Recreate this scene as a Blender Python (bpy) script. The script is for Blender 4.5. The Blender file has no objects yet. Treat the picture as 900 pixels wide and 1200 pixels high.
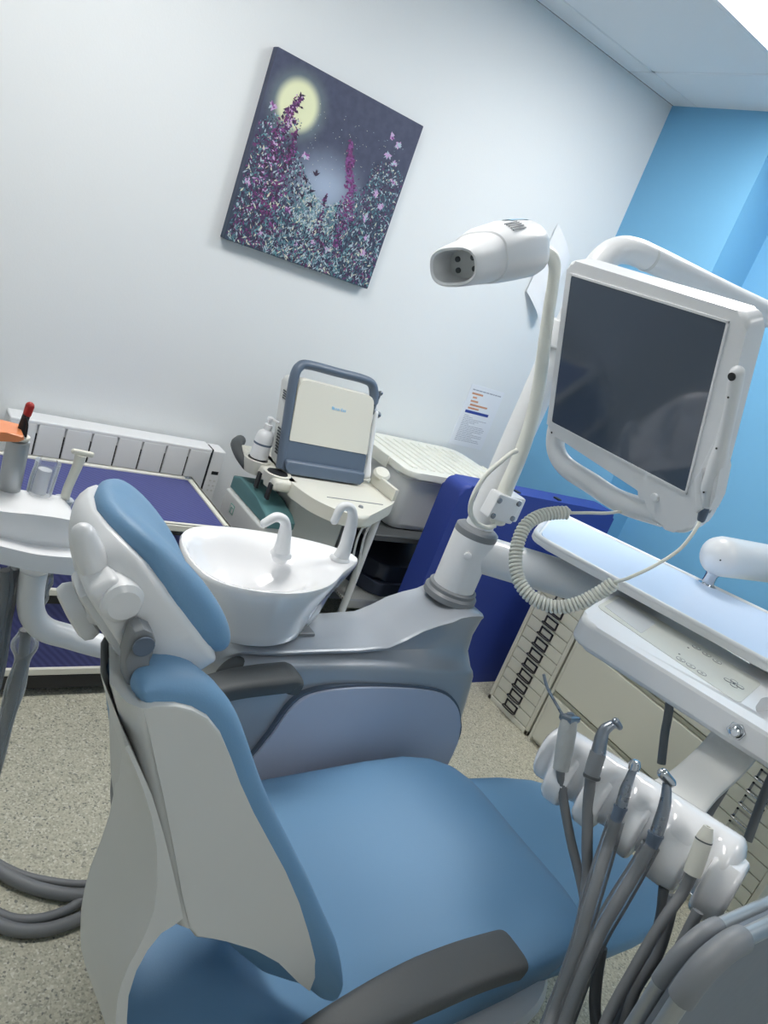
# Dental surgery: treatment chair, spittoon unit, delivery unit, monitor and cabinets.
import bpy, bmesh, math, random
from mathutils import Vector as V, Matrix

random.seed(7)
scene = bpy.context.scene
COL = scene.collection
PI = math.pi

# ----------------------------------------------------------------------------- camera
EYE = V((0, 0, 1.5))
YAW, PITCH, ROLL, FPX = math.radians(39.62), math.radians(17.16), math.radians(21.17), 887.4
_f = V((math.sin(YAW) * math.cos(PITCH), math.cos(YAW) * math.cos(PITCH), -math.sin(PITCH)))
_r0 = V((math.cos(YAW), -math.sin(YAW), 0))
_u0 = _r0.cross(_f)
_r = math.cos(ROLL) * _r0 + math.sin(ROLL) * _u0
_u = -math.sin(ROLL) * _r0 + math.cos(ROLL) * _u0
cam = bpy.data.cameras.new('camera')
cam_o = bpy.data.objects.new('camera', cam)
COL.objects.link(cam_o)
cam.sensor_fit = 'VERTICAL'
cam.sensor_height = 36.0
cam.lens = FPX / 1200 * 36
cam.clip_start = 0.02
M3 = Matrix((_r, _u, -_f)).transposed()
cam_o.matrix_world = Matrix.Translation(EYE) @ M3.to_4x4()
scene.camera = cam_o


# survey helpers: a sight line from the camera met with a known plane of the room
def _ray(p):
    return _f + (p[0] - 450) / FPX * _r - (p[1] - 600) / FPX * _u


def PX(p, x):
    v = _ray(p); return EYE + v * (x / v.x)


def PY(p, y):
    v = _ray(p); return EYE + v * (y / v.y)


def PZ(p, z):
    v = _ray(p); return EYE + v * ((z - EYE.z) / v.z)


def PD(p, d):
    return EYE + _ray(p) * d


# ----------------------------------------------------------------------------- materials
def lin(c):
    return tuple(((x / 255) / 12.92 if x / 255 <= 0.04045 else ((x / 255 + 0.055) / 1.055) ** 2.4) for x in c) + (1.0,)


def mat(name, rgb, rough=0.5, metal=0.0, bump=0.0, scale=60.0, coat=0.0, var=0.0, spec=0.5):
    m = bpy.data.materials.new(name)
    m.use_nodes = True
    nt = m.node_tree
    b = nt.nodes['Principled BSDF']
    b.inputs['Base Color'].default_value = lin(rgb)
    b.inputs['Roughness'].default_value = rough
    b.inputs['Metallic'].default_value = metal
    b.inputs['Coat Weight'].default_value = coat
    b.inputs['Specular IOR Level'].default_value = spec
    tc = nt.nodes.new('ShaderNodeTexCoord')
    nz = nt.nodes.new('ShaderNodeTexNoise')
    nz.inputs['Scale'].default_value = scale
    nt.links.new(tc.outputs['Object'], nz.inputs['Vector'])
    if bump:
        bp = nt.nodes.new('ShaderNodeBump')
        bp.inputs['Strength'].default_value = bump
        bp.inputs['Distance'].default_value = 0.002
        nt.links.new(nz.outputs['Fac'], bp.inputs['Height'])
        nt.links.new(bp.outputs['Normal'], b.inputs['Normal'])
    if var:
        mx = nt.nodes.new('ShaderNodeMix'); mx.data_type = 'RGBA'
        a = lin(rgb)
        mx.inputs[6].default_value = tuple(max(0, c * (1 - var)) for c in a[:3]) + (1,)
        mx.inputs[7].default_value = tuple(min(1, c * (1 + var)) for c in a[:3]) + (1,)
        nt.links.new(nz.outputs['Fac'], mx.inputs[0])
        nt.links.new(mx.outputs[2], b.inputs['Base Color'])
    else:
        mr = nt.nodes.new('ShaderNodeMapRange')
        mr.inputs[3].default_value = max(0.02, rough - 0.04)
        mr.inputs[4].default_value = min(1, rough + 0.04)
        nt.links.new(nz.outputs['Fac'], mr.inputs[0])
        nt.links.new(mr.outputs[0], b.inputs['Roughness'])
    return m


def see_through(name, rgb, opacity, rough=0.25):
    m = mat(name, rgb, rough, bump=0.3, scale=45)
    nt = m.node_tree
    out = nt.nodes['Material Output']; b = nt.nodes['Principled BSDF']
    t = nt.nodes.new('ShaderNodeBsdfTransparent')
    mx = nt.nodes.new('ShaderNodeMixShader')
    fr = nt.nodes.new('ShaderNodeFresnel'); fr.inputs[0].default_value = 1.35
    ad = nt.nodes.new('ShaderNodeMath'); ad.operation = 'ADD'; ad.use_clamp = True
    ad.inputs[1].default_value = opacity
    nt.links.new(fr.outputs[0], ad.inputs[0])
    nt.links.new(ad.outputs[0], mx.inputs[0])
    nt.links.new(t.outputs[0], mx.inputs[1]); nt.links.new(b.outputs[0], mx.inputs[2])
    nt.links.new(mx.outputs[0], out.inputs[0])
    return m


def emit(name, rgb, s):
    m = bpy.data.materials.new(name); m.use_nodes = True
    nt = m.node_tree; nt.nodes.remove(nt.nodes['Principled BSDF'])
    e = nt.nodes.new('ShaderNodeEmission')
    e.inputs[0].default_value = lin(rgb); e.inputs[1].default_value = s
    nt.links.new(e.outputs[0], nt.nodes['Material Output'].inputs[0])
    return m


WALLW = mat('white_wall_paint', (226, 230, 232), 0.75, bump=0.12, scale=180)
WALLB = mat('blue_wall_paint', (116, 178, 218), 0.6, bump=0.12, scale=180)
CEIL = mat('ceiling_tile', (225, 230, 234), 0.85, bump=0.25, scale=220)
GRID = mat('ceiling_grid', (205, 211, 215), 0.5)
WPL = mat('white_plastic', (232, 234, 236), 0.32, coat=0.15)
WGL = mat('white_gloss', (240, 241, 243), 0.12, coat=0.5)
WGREY = mat('pale_grey_shell', (214, 216, 214), 0.42)
CREAM = mat('cream_plastic', (222, 221, 210), 0.42)
LID = mat('cream_lid', (232, 233, 224), 0.45)
BEIGE = mat('beige_steel', (216, 216, 202), 0.45, bump=0.08, scale=120)
BEIGED = mat('beige_steel_edge', (176, 176, 160), 0.5)
BLUE = mat('blue_upholstery', (112, 154, 190), 0.52, bump=0.10, scale=400)
BLUEL = mat('blue_upholstery_pale', (120, 162, 196), 0.5, bump=0.12, scale=400)
DGREY = mat('dark_grey_rubber', (80, 84, 86), 0.55, bump=0.1, scale=200)
MGREY = mat('mid_grey_plastic', (130, 134, 138), 0.45)
HOSE = mat('grey_hose', (116, 119, 122), 0.5)
SLATE = mat('slate_blue_plastic', (92, 106, 124), 0.4)
SILV = mat('silver_paint', (176, 182, 190), 0.33, metal=0.35)
PANEL = mat('lavender_panel', (196, 204, 224), 0.4)
CHROME = mat('chrome', (205, 208, 212), 0.16, metal=1.0)
STEEL = mat('brushed_steel', (150, 156, 164), 0.28, metal=0.9)
ALU = mat('aluminium_tube', (178, 182, 184), 0.34, metal=0.6)
BLACK = mat('black_plastic', (26, 28, 32), 0.45)
NAVY = mat('navy_pad', (44, 66, 150), 0.55, bump=0.15, scale=150)
TEAL = mat('teal_plastic', (84, 126, 130), 0.45)
MATPAD = mat('pale_blue_silicone', (204, 222, 246), 0.4, bump=0.25, scale=9)
SCREEN = mat('screen_glass', (74, 86, 102), 0.07, spec=0.6)
KEYS = mat('control_foil', (206, 208, 200), 0.4)
KEYLINE = mat('control_print', (110, 116, 120), 0.5)
ORANGE = mat('orange_shield', (226, 140, 92), 0.3)
RED = mat('red_tip', (176, 44, 40), 0.35)
PAPER = mat('paper', (228, 232, 238), 0.8)
INKB = mat('ink_blue', (52, 72, 150), 0.7)
INKO = mat('ink_orange', (205, 150, 120), 0.7)
INKG = mat('ink_grey', (160, 164, 176), 0.7)
BLUEST = mat('sky_blue_sticker', (150, 200, 232), 0.4)
CLEAR = see_through('clear_sleeve', (228, 234, 240), 0.26)
FROST = see_through('frosted_box', (238, 241, 242), 0.78, 0.3)
SLEEVE = see_through('hose_sleeve', (190, 196, 202), 0.18)
LIGHT = emit('light_diffuser', (255, 252, 248), 22.0)
FILL_LIGHT = emit('fill_diffuser', (255, 252, 248), 7.0)  # weak emission for the unseen fill panels added to the ceiling

# floor: speckled vinyl
FLOOR = mat('speckled_vinyl', (178, 176, 160), 0.5)
nt = FLOOR.node_tree; b = nt.nodes['Principled BSDF']
tc = nt.nodes.new('ShaderNodeTexCoord')
vo = nt.nodes.new('ShaderNodeTexVoronoi'); vo.inputs['Scale'].default_value = 230
nt.links.new(tc.outputs['Object'], vo.inputs['Vector'])
cr_ = nt.nodes.new('ShaderNodeValToRGB')
cr_.color_ramp.interpolation = 'CONSTANT'
E = cr_.color_ramp.elements
E[0].position = 0; E[0].color = lin((150, 149, 136))
E[1].position = 0.12; E[1].color = lin((178, 176, 158))
for p_, c_ in ((0.45, (190, 188, 170)), (0.72, (168, 167, 150)), (0.9, (204, 203, 190)), (0.965, (120, 122, 116))):
    e_ = E.new(p_); e_.color = lin(c_)
sp = nt.nodes.new('ShaderNodeSeparateColor')
nt.links.new(vo.outputs['Color'], sp.inputs[0]); nt.links.new(sp.outputs[0], cr_.inputs[0])
nt.links.new(cr_.outputs[0], b.inputs['Base Color'])

# navy laminate with fine diagonal weave
LAM = mat('navy_weave', (58, 64, 128), 0.5)
nt = LAM.node_tree; b = nt.nodes['Principled BSDF']
tc = nt.nodes.new('ShaderNodeTexCoord')
wv = nt.nodes.new('ShaderNodeTexWave'); wv.bands_direction = 'DIAGONAL'
wv.inputs['Scale'].default_value = 28; wv.inputs['Distortion'].default_value = 1.2
nt.links.new(tc.outputs['Object'], wv.inputs['Vector'])
mx = nt.nodes.new('ShaderNodeMix'); mx.data_type = 'RGBA'
mx.inputs[6].default_value = lin((58, 63, 122)); mx.inputs[7].default_value = lin((74, 80, 142))
nt.links.new(wv.outputs['Fac'], mx.inputs[0]); nt.links.new(mx.outputs[2], b.inputs['Base Color'])

# perforated steel
PERF = mat('perforated_steel', (196, 198, 194), 0.4, metal=0.3)
nt = PERF.node_tree; b = nt.nodes['Principled BSDF']
tc = nt.nodes.new('ShaderNodeTexCoord')
vo = nt.nodes.new('ShaderNodeTexVoronoi'); vo.inputs['Scale'].default_value = 75; vo.inputs['Randomness'].default_value = 0
nt.links.new(tc.outputs['Object'], vo.inputs['Vector'])
cp = nt.nodes.new('ShaderNodeValToRGB'); cp.color_ramp.interpolation = 'CONSTANT'
cp.color_ramp.elements[0].color = lin((96, 98, 98)); cp.color_ramp.elements[1].position = 0.28
cp.color_ramp.elements[1].color = lin((200, 202, 198))
nt.links.new(vo.outputs['Distance'], cp.inputs[0]); nt.links.new(cp.outputs[0], b.inputs['Base Color'])


# ----------------------------------------------------------------------------- mesh helpers
def cr(pts, n=6, closed=False):
    """Catmull-Rom through pts (Vectors or tuples)."""
    P = [V(p) for p in pts]
    out = []
    N = len(P)
    for i in range(N if closed else N - 1):
        if closed:
            a, b_, c, d = P[i - 1], P[i], P[(i + 1) % N], P[(i + 2) % N]
        else:
            b_, c = P[i], P[i + 1]
            a = P[i - 1] if i > 0 else b_ * 2 - c
            d = P[i + 2] if i + 2 < N else c * 2 - b_
        for k in range(n):
            t = k / n
            out.append(0.5 * ((2 * b_) + (c - a) * t + (2 * a - 5 * b_ + 4 * c - d) * t * t + (3 * b_ - a - 3 * c + d) * t ** 3))
    if not closed:
        out.append(P[-1])
    return out


def lerp(a, b_, t):
    return a + (b_ - a) * t


def interp(xs, ys, x):
    if x <= xs[0]: return ys[0]
    for i in range(len(xs) - 1):
        if x <= xs[i + 1]:
            t = (x - xs[i]) / (xs[i + 1] - xs[i])
            t = t * t * (3 - 2 * t)
            return ys[i] + (ys[i + 1] - ys[i]) * t
    return ys[-1]


def round_poly(pts, r, seg=5):
    """2D polygon with rounded corners; r a number or a list per corner."""
    out = []; N = len(pts)
    for i in range(N):
        p = V(pts[i]); a = V(pts[i - 1]); c = V(pts[(i + 1) % N])
        rr = r[i] if isinstance(r, (list, tuple)) else r
        da, dc = (a - p), (c - p)
        rr = min(rr, da.length * 0.45, dc.length * 0.45)
        if rr < 1e-5:
            out.append(p); continue
        s, e = p + da.normalized() * rr, p + dc.normalized() * rr
        for k in range(seg + 1):
            t = k / seg
            out.append((1 - t) ** 2 * s + 2 * t * (1 - t) * p + t * t * e)
    return out


def inset2(poly, d):
    out = []; N = len(poly)
    dd = d if callable(d) else (lambda q: d)
    area = sum(poly[i - 1][0] * poly[i][1] - poly[i][0] * poly[i - 1][1] for i in range(N))
    sg = 1 if area > 0 else -1
    for i in range(N):
        a, p, c = V(poly[i - 1]), V(poly[i]), V(poly[(i + 1) % N])
        t = (c - a)
        if t.length < 1e-9:
            out.append(p); continue
        t.normalize()
        out.append(p + V((-t.y, t.x)) * dd(p) * sg)
    return out


class B:
    def __init__(s):
        s.bm = bmesh.new(); s.mi = 0

    def _faces(s, fs):
        for f in fs:
            f.material_index = s.mi

    def face(s, pts):
        f = s.bm.faces.new([s.bm.verts.new(p) for p in pts]); f.material_index = s.mi
        return f

    def box(s, c, size, bev=0.0, seg=2, rot=None):
        """axis aligned (or rotated) box, centre c."""
        n0 = set(s.bm.faces)
        M = Matrix.Translation(V(c)) @ (rot.to_4x4() if rot else Matrix()) @ Matrix.Diagonal(V(size).to_4d())
        r = bmesh.ops.create_cube(s.bm, size=1.0, matrix=M)
        if bev:
            ed = list({e for v in r['verts'] for e in v.link_edges})
            bmesh.ops.bevel(s.bm, geom=ed, offset=min(bev, min(size) * 0.49), segments=seg, affect='EDGES', profile=0.5)
        s._faces([f for f in s.bm.faces if f not in n0])
        return s

    def span(s, lo, hi, bev=0.0, seg=2):
        lo, hi = V(lo), V(hi)
        return s.box((lo + hi) / 2, (abs(hi.x - lo.x), abs(hi.y - lo.y), abs(hi.z - lo.z)), bev, seg)

    def loft(s, rings, cap=True, closed_loop=False):
        vr = [[s.bm.verts.new(p) for p in ring] for ring in rings]
        n = len(vr[0]); fs = []
        R = len(vr)
        for i in range(R if closed_loop else R - 1):
            a, b_ = vr[i], vr[(i + 1) % R]
            for k in range(n):
                fs.append(s.bm.faces.new((a[k], a[(k + 1) % n], b_[(k + 1) % n], b_[k])))
        if cap and not closed_loop:
            fs.append(s.bm.faces.new(list(reversed(vr[0])))); fs.append(s.bm.faces.new(vr[-1]))
        s._faces(fs)
        return s

    def tube(s, pts, r, n=12, cap=True, flat=1.0, up=None, round_end=False):
        P = [V(p) for p in pts]
        N = len(P)
        R = list(r) if isinstance(r, (list, tuple)) else [r] * N
        if len(R) != N:
            R = [interp([i / (len(R) - 1) for i in range(len(R))], R, k / (N - 1)) for k in range(N)]
        T = []
        for i in range(N):
            t = P[min(i + 1, N - 1)] - P[max(i - 1, 0)]
            T.append(t.normalized())
        u = V(up) if up else (V((0, 0, 1)) if abs(T[0].z) < 0.9 else V((1, 0, 0)))
        rings = []
        if round_end:
            P2, R2, T2 = [], [], []
            for q in (0.08, 0.38, 0.7, 0.92):
                P2.append(P[0] - T[0] * R[0] * math.sqrt(1 - q * q)); R2.append(R[0] * q); T2.append(T[0])
            P2 += P; R2 += R; T2 += T
            for q in (0.92, 0.7, 0.38, 0.08):
                P2.append(P[-1] + T[-1] * R[-1] * math.sqrt(1 - q * q)); R2.append(R[-1] * q); T2.append(T[-1])
            P, R, T = P2, R2, T2
        for p, rr, t in zip(P, R, T):
            u = (u - t * u.dot(t))
            if u.length < 1e-6: u = t.orthogonal()
            u.normalize(); w = t.cross(u)
            rings.append([p + (u * math.cos(2 * PI * k / n) * flat + w * math.sin(2 * PI * k / n)) * rr for k in range(n)])
        return s.loft(rings, cap)

    def lathe(s, prof, c, axis=(0, 0, 1), n=24, cap=True):
        """prof: (radius, height along axis)."""
        ax = V(axis).normalized(); u = ax.orthogonal().normalized(); w = ax.cross(u)
        rings = [[V(c) + ax * h + (u * math.cos(2 * PI * k / n) + w * math.sin(2 * PI * k / n)) * max(r, 1e-4) for k in range(n)] for r, h in prof]
        return s.loft(rings, cap)

    def prism(s, pts, ext, bev=0.0, seg=3):
        n0 = set(s.bm.faces)
        P = [V(p) for p in pts]; ext = V(ext)
        a = [s.bm.verts.new(p) for p in P]; b_ = [s.bm.verts.new(p + ext) for p in P]
        n = len(P)
        f1 = s.bm.faces.new(a); f2 = s.bm.faces.new(list(reversed(b_)))
        for k in range(n):
            s.bm.faces.new((a[k], b_[k], b_[(k + 1) % n], a[(k + 1) % n]))
        if bev:
            bmesh.ops.bevel(s.bm, geom=list(f1.edges) + list(f2.edges), offset=bev, segments=seg, affect='EDGES', profile=0.5, clamp_overlap=True)
        s._faces([f for f in s.bm.faces if f not in n0])
        return s

    def ball(s, c, r, n=16):
        n0 = set(s.bm.faces)
        rr = V((r, r, r)) if not isinstance(r, (tuple, list, V)) else V(r)
        bmesh.ops.create_uvsphere(s.bm, u_segments=n, v_segments=n // 2 + 2, radius=1, matrix=Matrix.Translation(V(c)) @ Matrix.Diagonal(rr.to_4d()))
        s._faces([f for f in s.bm.faces if f not in n0])
        return s


def pieces(name, bs, m, parent, label=None):
    return [obj(name, b_, m, parent, label=label) for b_ in bs]


def wloc(o):
    p = V((0, 0, 0))
    while o:
        p += o.location; o = o.parent
    return p


def obj(name, b_, m, parent=None, angle=38, label=None, loc=None):
    """finish: one mesh object; vertices given in room coordinates are kept relative to the parent."""
    bm = b_.bm
    bmesh.ops.recalc_face_normals(bm, faces=bm.faces)
    off = wloc(parent) if parent else V(loc or (0, 0, 0))
    for v in bm.verts: v.co -= off
    me = bpy.data.meshes.new(name)
    bm.to_mesh(me); bm.free()
    for p in me.polygons: p.use_smooth = True
    me.set_sharp_from_angle(angle=math.radians(angle))
    for x in (m if isinstance(m, (list, tuple)) else [m]): me.materials.append(x)
    o = bpy.data.objects.new(name, me)
    COL.objects.link(o)
    if angle < 55:
        wn = o.modifiers.new('even_shading', 'WEIGHTED_NORMAL'); wn.keep_sharp = True; wn.weight = 80
    if parent: o.parent = parent
    else: o.location = off
    if label: o['label'] = label
    return o


def thing(name, label, cat, loc, group=None):
    o = bpy.data.objects.new(name, None); COL.objects.link(o)
    o.empty_display_size = 0.1
    o.location = loc; o['label'] = label; o['category'] = cat
    if group: o['group'] = group
    return o


def tag(o, label, cat, group=None):
    o['label'] = label; o['category'] = cat
    if group: o['group'] = group
    return o


def struct(name, b_, m, parent=None):
    o = obj(name, b_, m, parent)
    if not parent: o['kind'] = 'structure'
    return o


def dup(o, loc, parent=None):
    c = o.copy(); COL.objects.link(c); c.location = loc
    if parent: c.parent = parent
    for ch in o.children:
        d = ch.copy(); COL.objects.link(d); d.parent = c
    return c


# ----------------------------------------------------------------------------- room
WY, WX, CZ = 2.58, 2.83, 2.542
X0, Y0 = -1.25, -1.5
RY, RX = 2.02, 3.07          # the blue wall steps back from here
struct('floor', B().span((X0 - 0.1, Y0 - 0.1, -0.1), (RX + 0.1, WY + 0.1, 0)), FLOOR)
struct('wall_back', B().span((X0 - 0.1, WY, 0), (RX + 0.1, WY + 0.1, CZ)), WALLW)
struct('wall_left', B().span((X0 - 0.1, Y0, 0), (X0, WY, CZ)), WALLW)
struct('wall_front', B().span((X0 - 0.1, Y0 - 0.1, 0), (RX + 0.1, Y0, CZ)), WALLW)
w = B(); w.span((WX, RY, 0), (RX + 0.1, WY, CZ)); w.span((RX, Y0, 0), (RX + 0.1, RY, CZ))
struct('wall_right', w, WALLB)

# ceiling: tiles dropped between grid bars, with cells left for light and added fill panels
gx = [2.505 - 0.6 * k for k in range(-1, 7)]
gy = [2.45 - 0.6 * k for k in range(0, 7)]
LIGHTS = [(2.205, 1.55), (0.405, 1.55), (2.205, -0.25), (0.405, -0.85)]  # last pair: dim unseen panels added as fill for the camera side
cb = B()
cb.span((X0 - 0.1, Y0 - 0.1, CZ + 0.06), (RX + 0.1, WY + 0.1, CZ + 0.12))
xs = sorted([X0] + [x for x in gx if X0 < x < RX] + [RX])
ys = sorted([Y0] + [y for y in gy if Y0 < y < WY] + [WY])
for i in range(len(xs) - 1):
    for j in range(len(ys) - 1):
        cx, cy = (xs[i] + xs[i + 1]) / 2, (ys[j] + ys[j + 1]) / 2
        if any(abs(cx - a) < 0.1 and abs(cy - b2) < 0.1 for a, b2 in LIGHTS): continue
        cb.span((xs[i] + 0.004, ys[j] + 0.004, CZ), (xs[i + 1] - 0.004, ys[j + 1] - 0.004, CZ + 0.02), 0.003, 1)
struct('ceiling', cb, CEIL)
gb = B()
for x in xs[1:-1]: gb.span((x - 0.011, Y0, CZ + 0.003), (x + 0.011, WY, CZ + 0.02))
for y in ys[1:-1]: gb.span((X0, y - 0.011, CZ + 0.003), (RX, y + 0.011, CZ + 0.02))
struct('trim_1', gb, GRID)
ltxt = ['square white ceiling light panel glowing at the top right corner']
for i, (lx, ly) in enumerate(LIGHTS):
    if i > 0:
        lab = ['square ceiling light panel over the wall with the painting', 'unseen fill panel added to the ceiling over the delivery unit', 'unseen fill panel added to the ceiling behind the camera'][i - 1]
    else:
        lab = ltxt[0]
    t = thing('ceiling_light', lab, 'light', (lx, ly, CZ + 0.02), 'ceiling light panels')
    f = B()
    for sx, sy, hx, hy in ((0, 1, 0.3, 0.012), (0, -1, 0.3, 0.012), (1, 0, 0.012, 0.3), (-1, 0, 0.012, 0.3)):
        f.box((lx + sx * 0.283, ly + sy * 0.283, CZ + 0.0), (hx * 1.93, hy * 2, 0.014), 0.002, 1)
    obj('frame', f, WPL, t)
    obj('diffuser', B().span((lx - 0.274, ly - 0.274, CZ + 0.0), (lx + 0.274, ly + 0.274, CZ + 0.006)), LIGHT if i < 2 else FILL_LIGHT, t)

# skirting
struct('baseboard_back', B().span((X0, WY - 0.012, 0), (WX, WY, 0.09), 0.003, 1), WPL)

# ----------------------------------------------------------------------------- painting
def make_painting():
    x0, x1, z0, z1, yf = 1.028, 1.630, 1.383, 1.982, 2.545
    t = thing('painting', 'square canvas of purple wildflowers under a pale moon, hanging on white wall', 'painting', (1.33, WY, 1.38))
    m = mat('canvas_night', (62, 70, 96), 0.7)
    nt = m.node_tree; bs = nt.nodes['Principled BSDF']
    L = nt.links.new; N = nt.nodes.new
    tc = N('ShaderNodeTexCoord'); sx = N('ShaderNodeSeparateXYZ'); L(tc.outputs['Generated'], sx.inputs[0])

    def math_(op, a, b_=None, clamp=False):
        n = N('ShaderNodeMath'); n.operation = op; n.use_clamp = clamp
        for i, x in enumerate((a, b_)):
            if x is None: continue
            if isinstance(x, (int, float)): n.inputs[i].default_value = x
            else: L(x, n.inputs[i])
        return n.outputs[0]

    def blob(u, v, ru, rv, lo, hi):
        du = math_('DIVIDE', math_('SUBTRACT', sx.outputs[0], u), ru); dv = math_('DIVIDE', math_('SUBTRACT', sx.outputs[2], v), rv)
        d = math_('SQRT', math_('ADD', math_('MULTIPLY', du, du), math_('MULTIPLY', dv, dv)))
        mr = N('ShaderNodeMapRange'); mr.interpolation_type = 'SMOOTHSTEP'
        L(d, mr.inputs[0]); mr.inputs[1].default_value = lo; mr.inputs[2].default_value = hi
        mr.inputs[3].default_value = 1; mr.inputs[4].default_value = 0
        return mr.outputs[0]

    def mixc(f, a, col):
        n = N('ShaderNodeMix'); n.data_type = 'RGBA'
        L(f, n.inputs[0])
        if isinstance(a, tuple): n.inputs[6].default_value = lin(a)
        else: L(a, n.inputs[6])
        if isinstance(col, tuple): n.inputs[7].default_value = lin(col)
        else: L(col, n.inputs[7])
        return n.outputs[2]
    nz = N('ShaderNodeTexNoise'); nz.inputs['Scale'].default_value = 26; nz.inputs['Detail'].default_value = 6
    L(tc.outputs['Generated'], nz.inputs['Vector'])
    c = mixc(nz.outputs['Fac'], (54, 60, 82), (82, 88, 112))
    c = mixc(blob(0.5, 0.42, 0.34, 0.30, 0.0, 1.0), c, (168, 184, 208))
    low = N('ShaderNodeMapRange'); L(sx.outputs[2], low.inputs[0])
    low.inputs[1].default_value = 0.5; low.inputs[2].default_value = 0.12; low.inputs[3].default_value = 0; low.inputs[4].default_value = 0.8
    c = mixc(low.outputs[0], c, (58, 74, 92))
    c = mixc(math_('MULTIPLY', blob(0.2, 0.79, 0.2, 0.2, 0.45, 1.1), 0.5), c, (140, 160, 160))
    c = mixc(blob(0.2, 0.79, 0.13, 0.135, 0.72, 1.12), c, (226, 230, 192))
    L(c, bs.inputs['Base Color'])
    bd = B(); bd.span((x0, yf, z0), (x1, WY, z1), 0.002, 1)
    dark = mat('canvas_edge', (72, 76, 100), 0.7)
    pal = [(116, 58, 112), (84, 48, 96), (134, 80, 142), (196, 164, 206), (172, 192, 204), (84, 124, 138), (46, 60, 86), (58, 44, 68), (206, 208, 190), (100, 150, 158)]
    mats = [m] + [mat('dab_%s' % n, p, 0.7) for n, p in zip('plum aubergine orchid lilac mist teal slate umber pale aqua'.split(), pal)]

    def dab(u, v, a, l, w, mi):
        if not (0.012 < u < 0.988 and 0.012 < v < 0.988): return
        bd.mi = mi
        c = V((x0 + u * (x1 - x0), yf - 0.0006 - random.random() * 0.0012, z0 + v * (z1 - z0)))
        d = V((math.cos(a), 0, math.sin(a))); n = V((-d.z, 0, d.x))
        bd.face([c - d * l, c + n * w - d * l * .2, c + d * l, c - n * w - d * l * .2])
    rn = random.Random(3)
    U = lambda a, b_: rn.uniform(a, b_)
    # undergrowth
    for k in range(7000):
        u = U(0, 1); top_ = 0.50 + 0.12 * math.sin(u * 9) + (0.12 if u > .75 or u < .25 else 0)
        v = U(0, 1) ** 1.25 * top_
        mi = rn.choice([7, 7, 6, 6, 10, 5, 5, 8, 9, 2, 1, 6, 8, 7])
        if 0.36 < u < 0.62 and 0.22 < v < .5: mi = rn.choice([5, 9, 10, 5, 7, 6])
        if u < .22 and rn.random() < .35: mi = rn.choice([1, 2, 8, 6])
        l_ = U(.003, .012) * (1.25 - v)
        dab(u, v, U(0.3, 2.8), l_, U(.0012, .0035), mi)
    # small sky flecks
    for k in range(130):
        dab(U(.3, .95), U(.4, .85), U(0, 6), U(.0008, .002), U(.0008, .0018), rn.choice([5, 9]))

    def spike(pts, wid, cols, n):
        for k in range(n):
            t = k / n
            i = min(int(t * (len(pts) - 1)), len(pts) - 2); q = t * (len(pts) - 1) - i
            u = lerp(pts[i][0], pts[i + 1][0], q); v = lerp(pts[i][1], pts[i + 1][1], q)
            ww = wid * (0.25 + 0.75 * min(1, t * 2.2))
            dab(u + rn.gauss(0, ww * .5), v + U(-.015, .015), U(-1.2, 4), U(.004, .010), U(.002, .005), rn.choice(cols))
    spike([(.20, .84), (.165, .74), (.14, .6), (.12, .42), (.12, .2)], .05, [1, 2, 3, 2, 1, 8, 8, 4], 420)
    spike([(.235, .66), (.235, .52), (.22, .36), (.24, .2), (.25, .1)], .04, [1, 2, 3, 2, 8], 280)
    spike([(.57, .74), (.61, .62), (.67, .48), (.69, .34), (.69, .16)], .045, [1, 1, 3, 2, 3], 380)
    spike([(.52, .42), (.53, .3), (.53, .2)], .03, [1, 2, 8], 80)
    for k in range(26):      # dark lily heads in the middle
        cu, cv = rn.choice([(.37, .46), (.42, .41), (.38, .36), (.33, .38), (.44, .34), (.42, .5)])
        a = U(0, 6.3); dab(cu + .012 * math.cos(a), cv + .012 * math.sin(a), a, .012, .004, 8)
    # poppies, lilac petals
    H = lambda x, y: ((lambda dx, dy: ((dx * 717 + 208 * dy) / 457861, 1 - (553 * dy - 295 * dx) / 457861))(x - 275, y - 83))
    for px in ((695, 415), (725, 455), (685, 495), (710, 535), (710, 610), (640, 655), (660, 715), (610, 850), (595, 920), (325, 845), (190, 790), (160, 580), (255, 295), (365, 490), (450, 890), (395, 850), (300, 700), (600, 760)):
        u, v = H(*px)
        for k in range(14):
            a = U(0, 6.3); q_ = U(.004, .020); dab(u + q_ * math.cos(a), v + q_ * .8 * math.sin(a), a + U(-.6, .6), U(.006, .010), U(.003, .006), rn.choice([4, 4, 3, 5, 4]))
        dab(u + .004, v - .004, 0.3, .005, .003, 3)
    o = obj('canvas', bd, mats, t)


make_painting()

# ----------------------------------------------------------------------------- notices
nb = B()
nx0, nx1, nz0, nz1 = 2.347, 2.560, 0.850, 1.143
nb.span((nx0, WY - 0.0015, nz0), (nx1, WY, nz1))
def nline(u0, u1, v, h, mi):
    nb.mi = mi
    X_ = lambda u: nx0 + u * (nx1 - nx0)
    z = nz1 - v * (nz1 - nz0)
    nb.span((X_(u0), WY - 0.0021, z - h), (X_(u1), WY - 0.0013, z + h))
rn = random.Random(5)
u = .08
while u < .88:
    w_ = rn.uniform(.04, .1); nline(u, u + w_, .075, .0026, 3); u += w_ + .015
for u0, u1, v in ((.1, .42, .135), (.16, .28, .195), (.14, .36, .255), (.16, .68, .315), (.14, .46, .37)): nline(u0, u1, v, .0042, 2)
nline(.1, .8, .43, .0065, 1)
v = .49
for k, u1 in enumerate((.25, .38, .82, .6, .5, .34, .8, .86, .84, .8, .55, .86, .85, .6, .8, .84)):
    u = .12
    while u < u1:
        w_ = rn.uniform(.05, .12); nline(u, min(u1, u + w_), v, .0011, 3); u += w_ + .012
    v += .028
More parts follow.
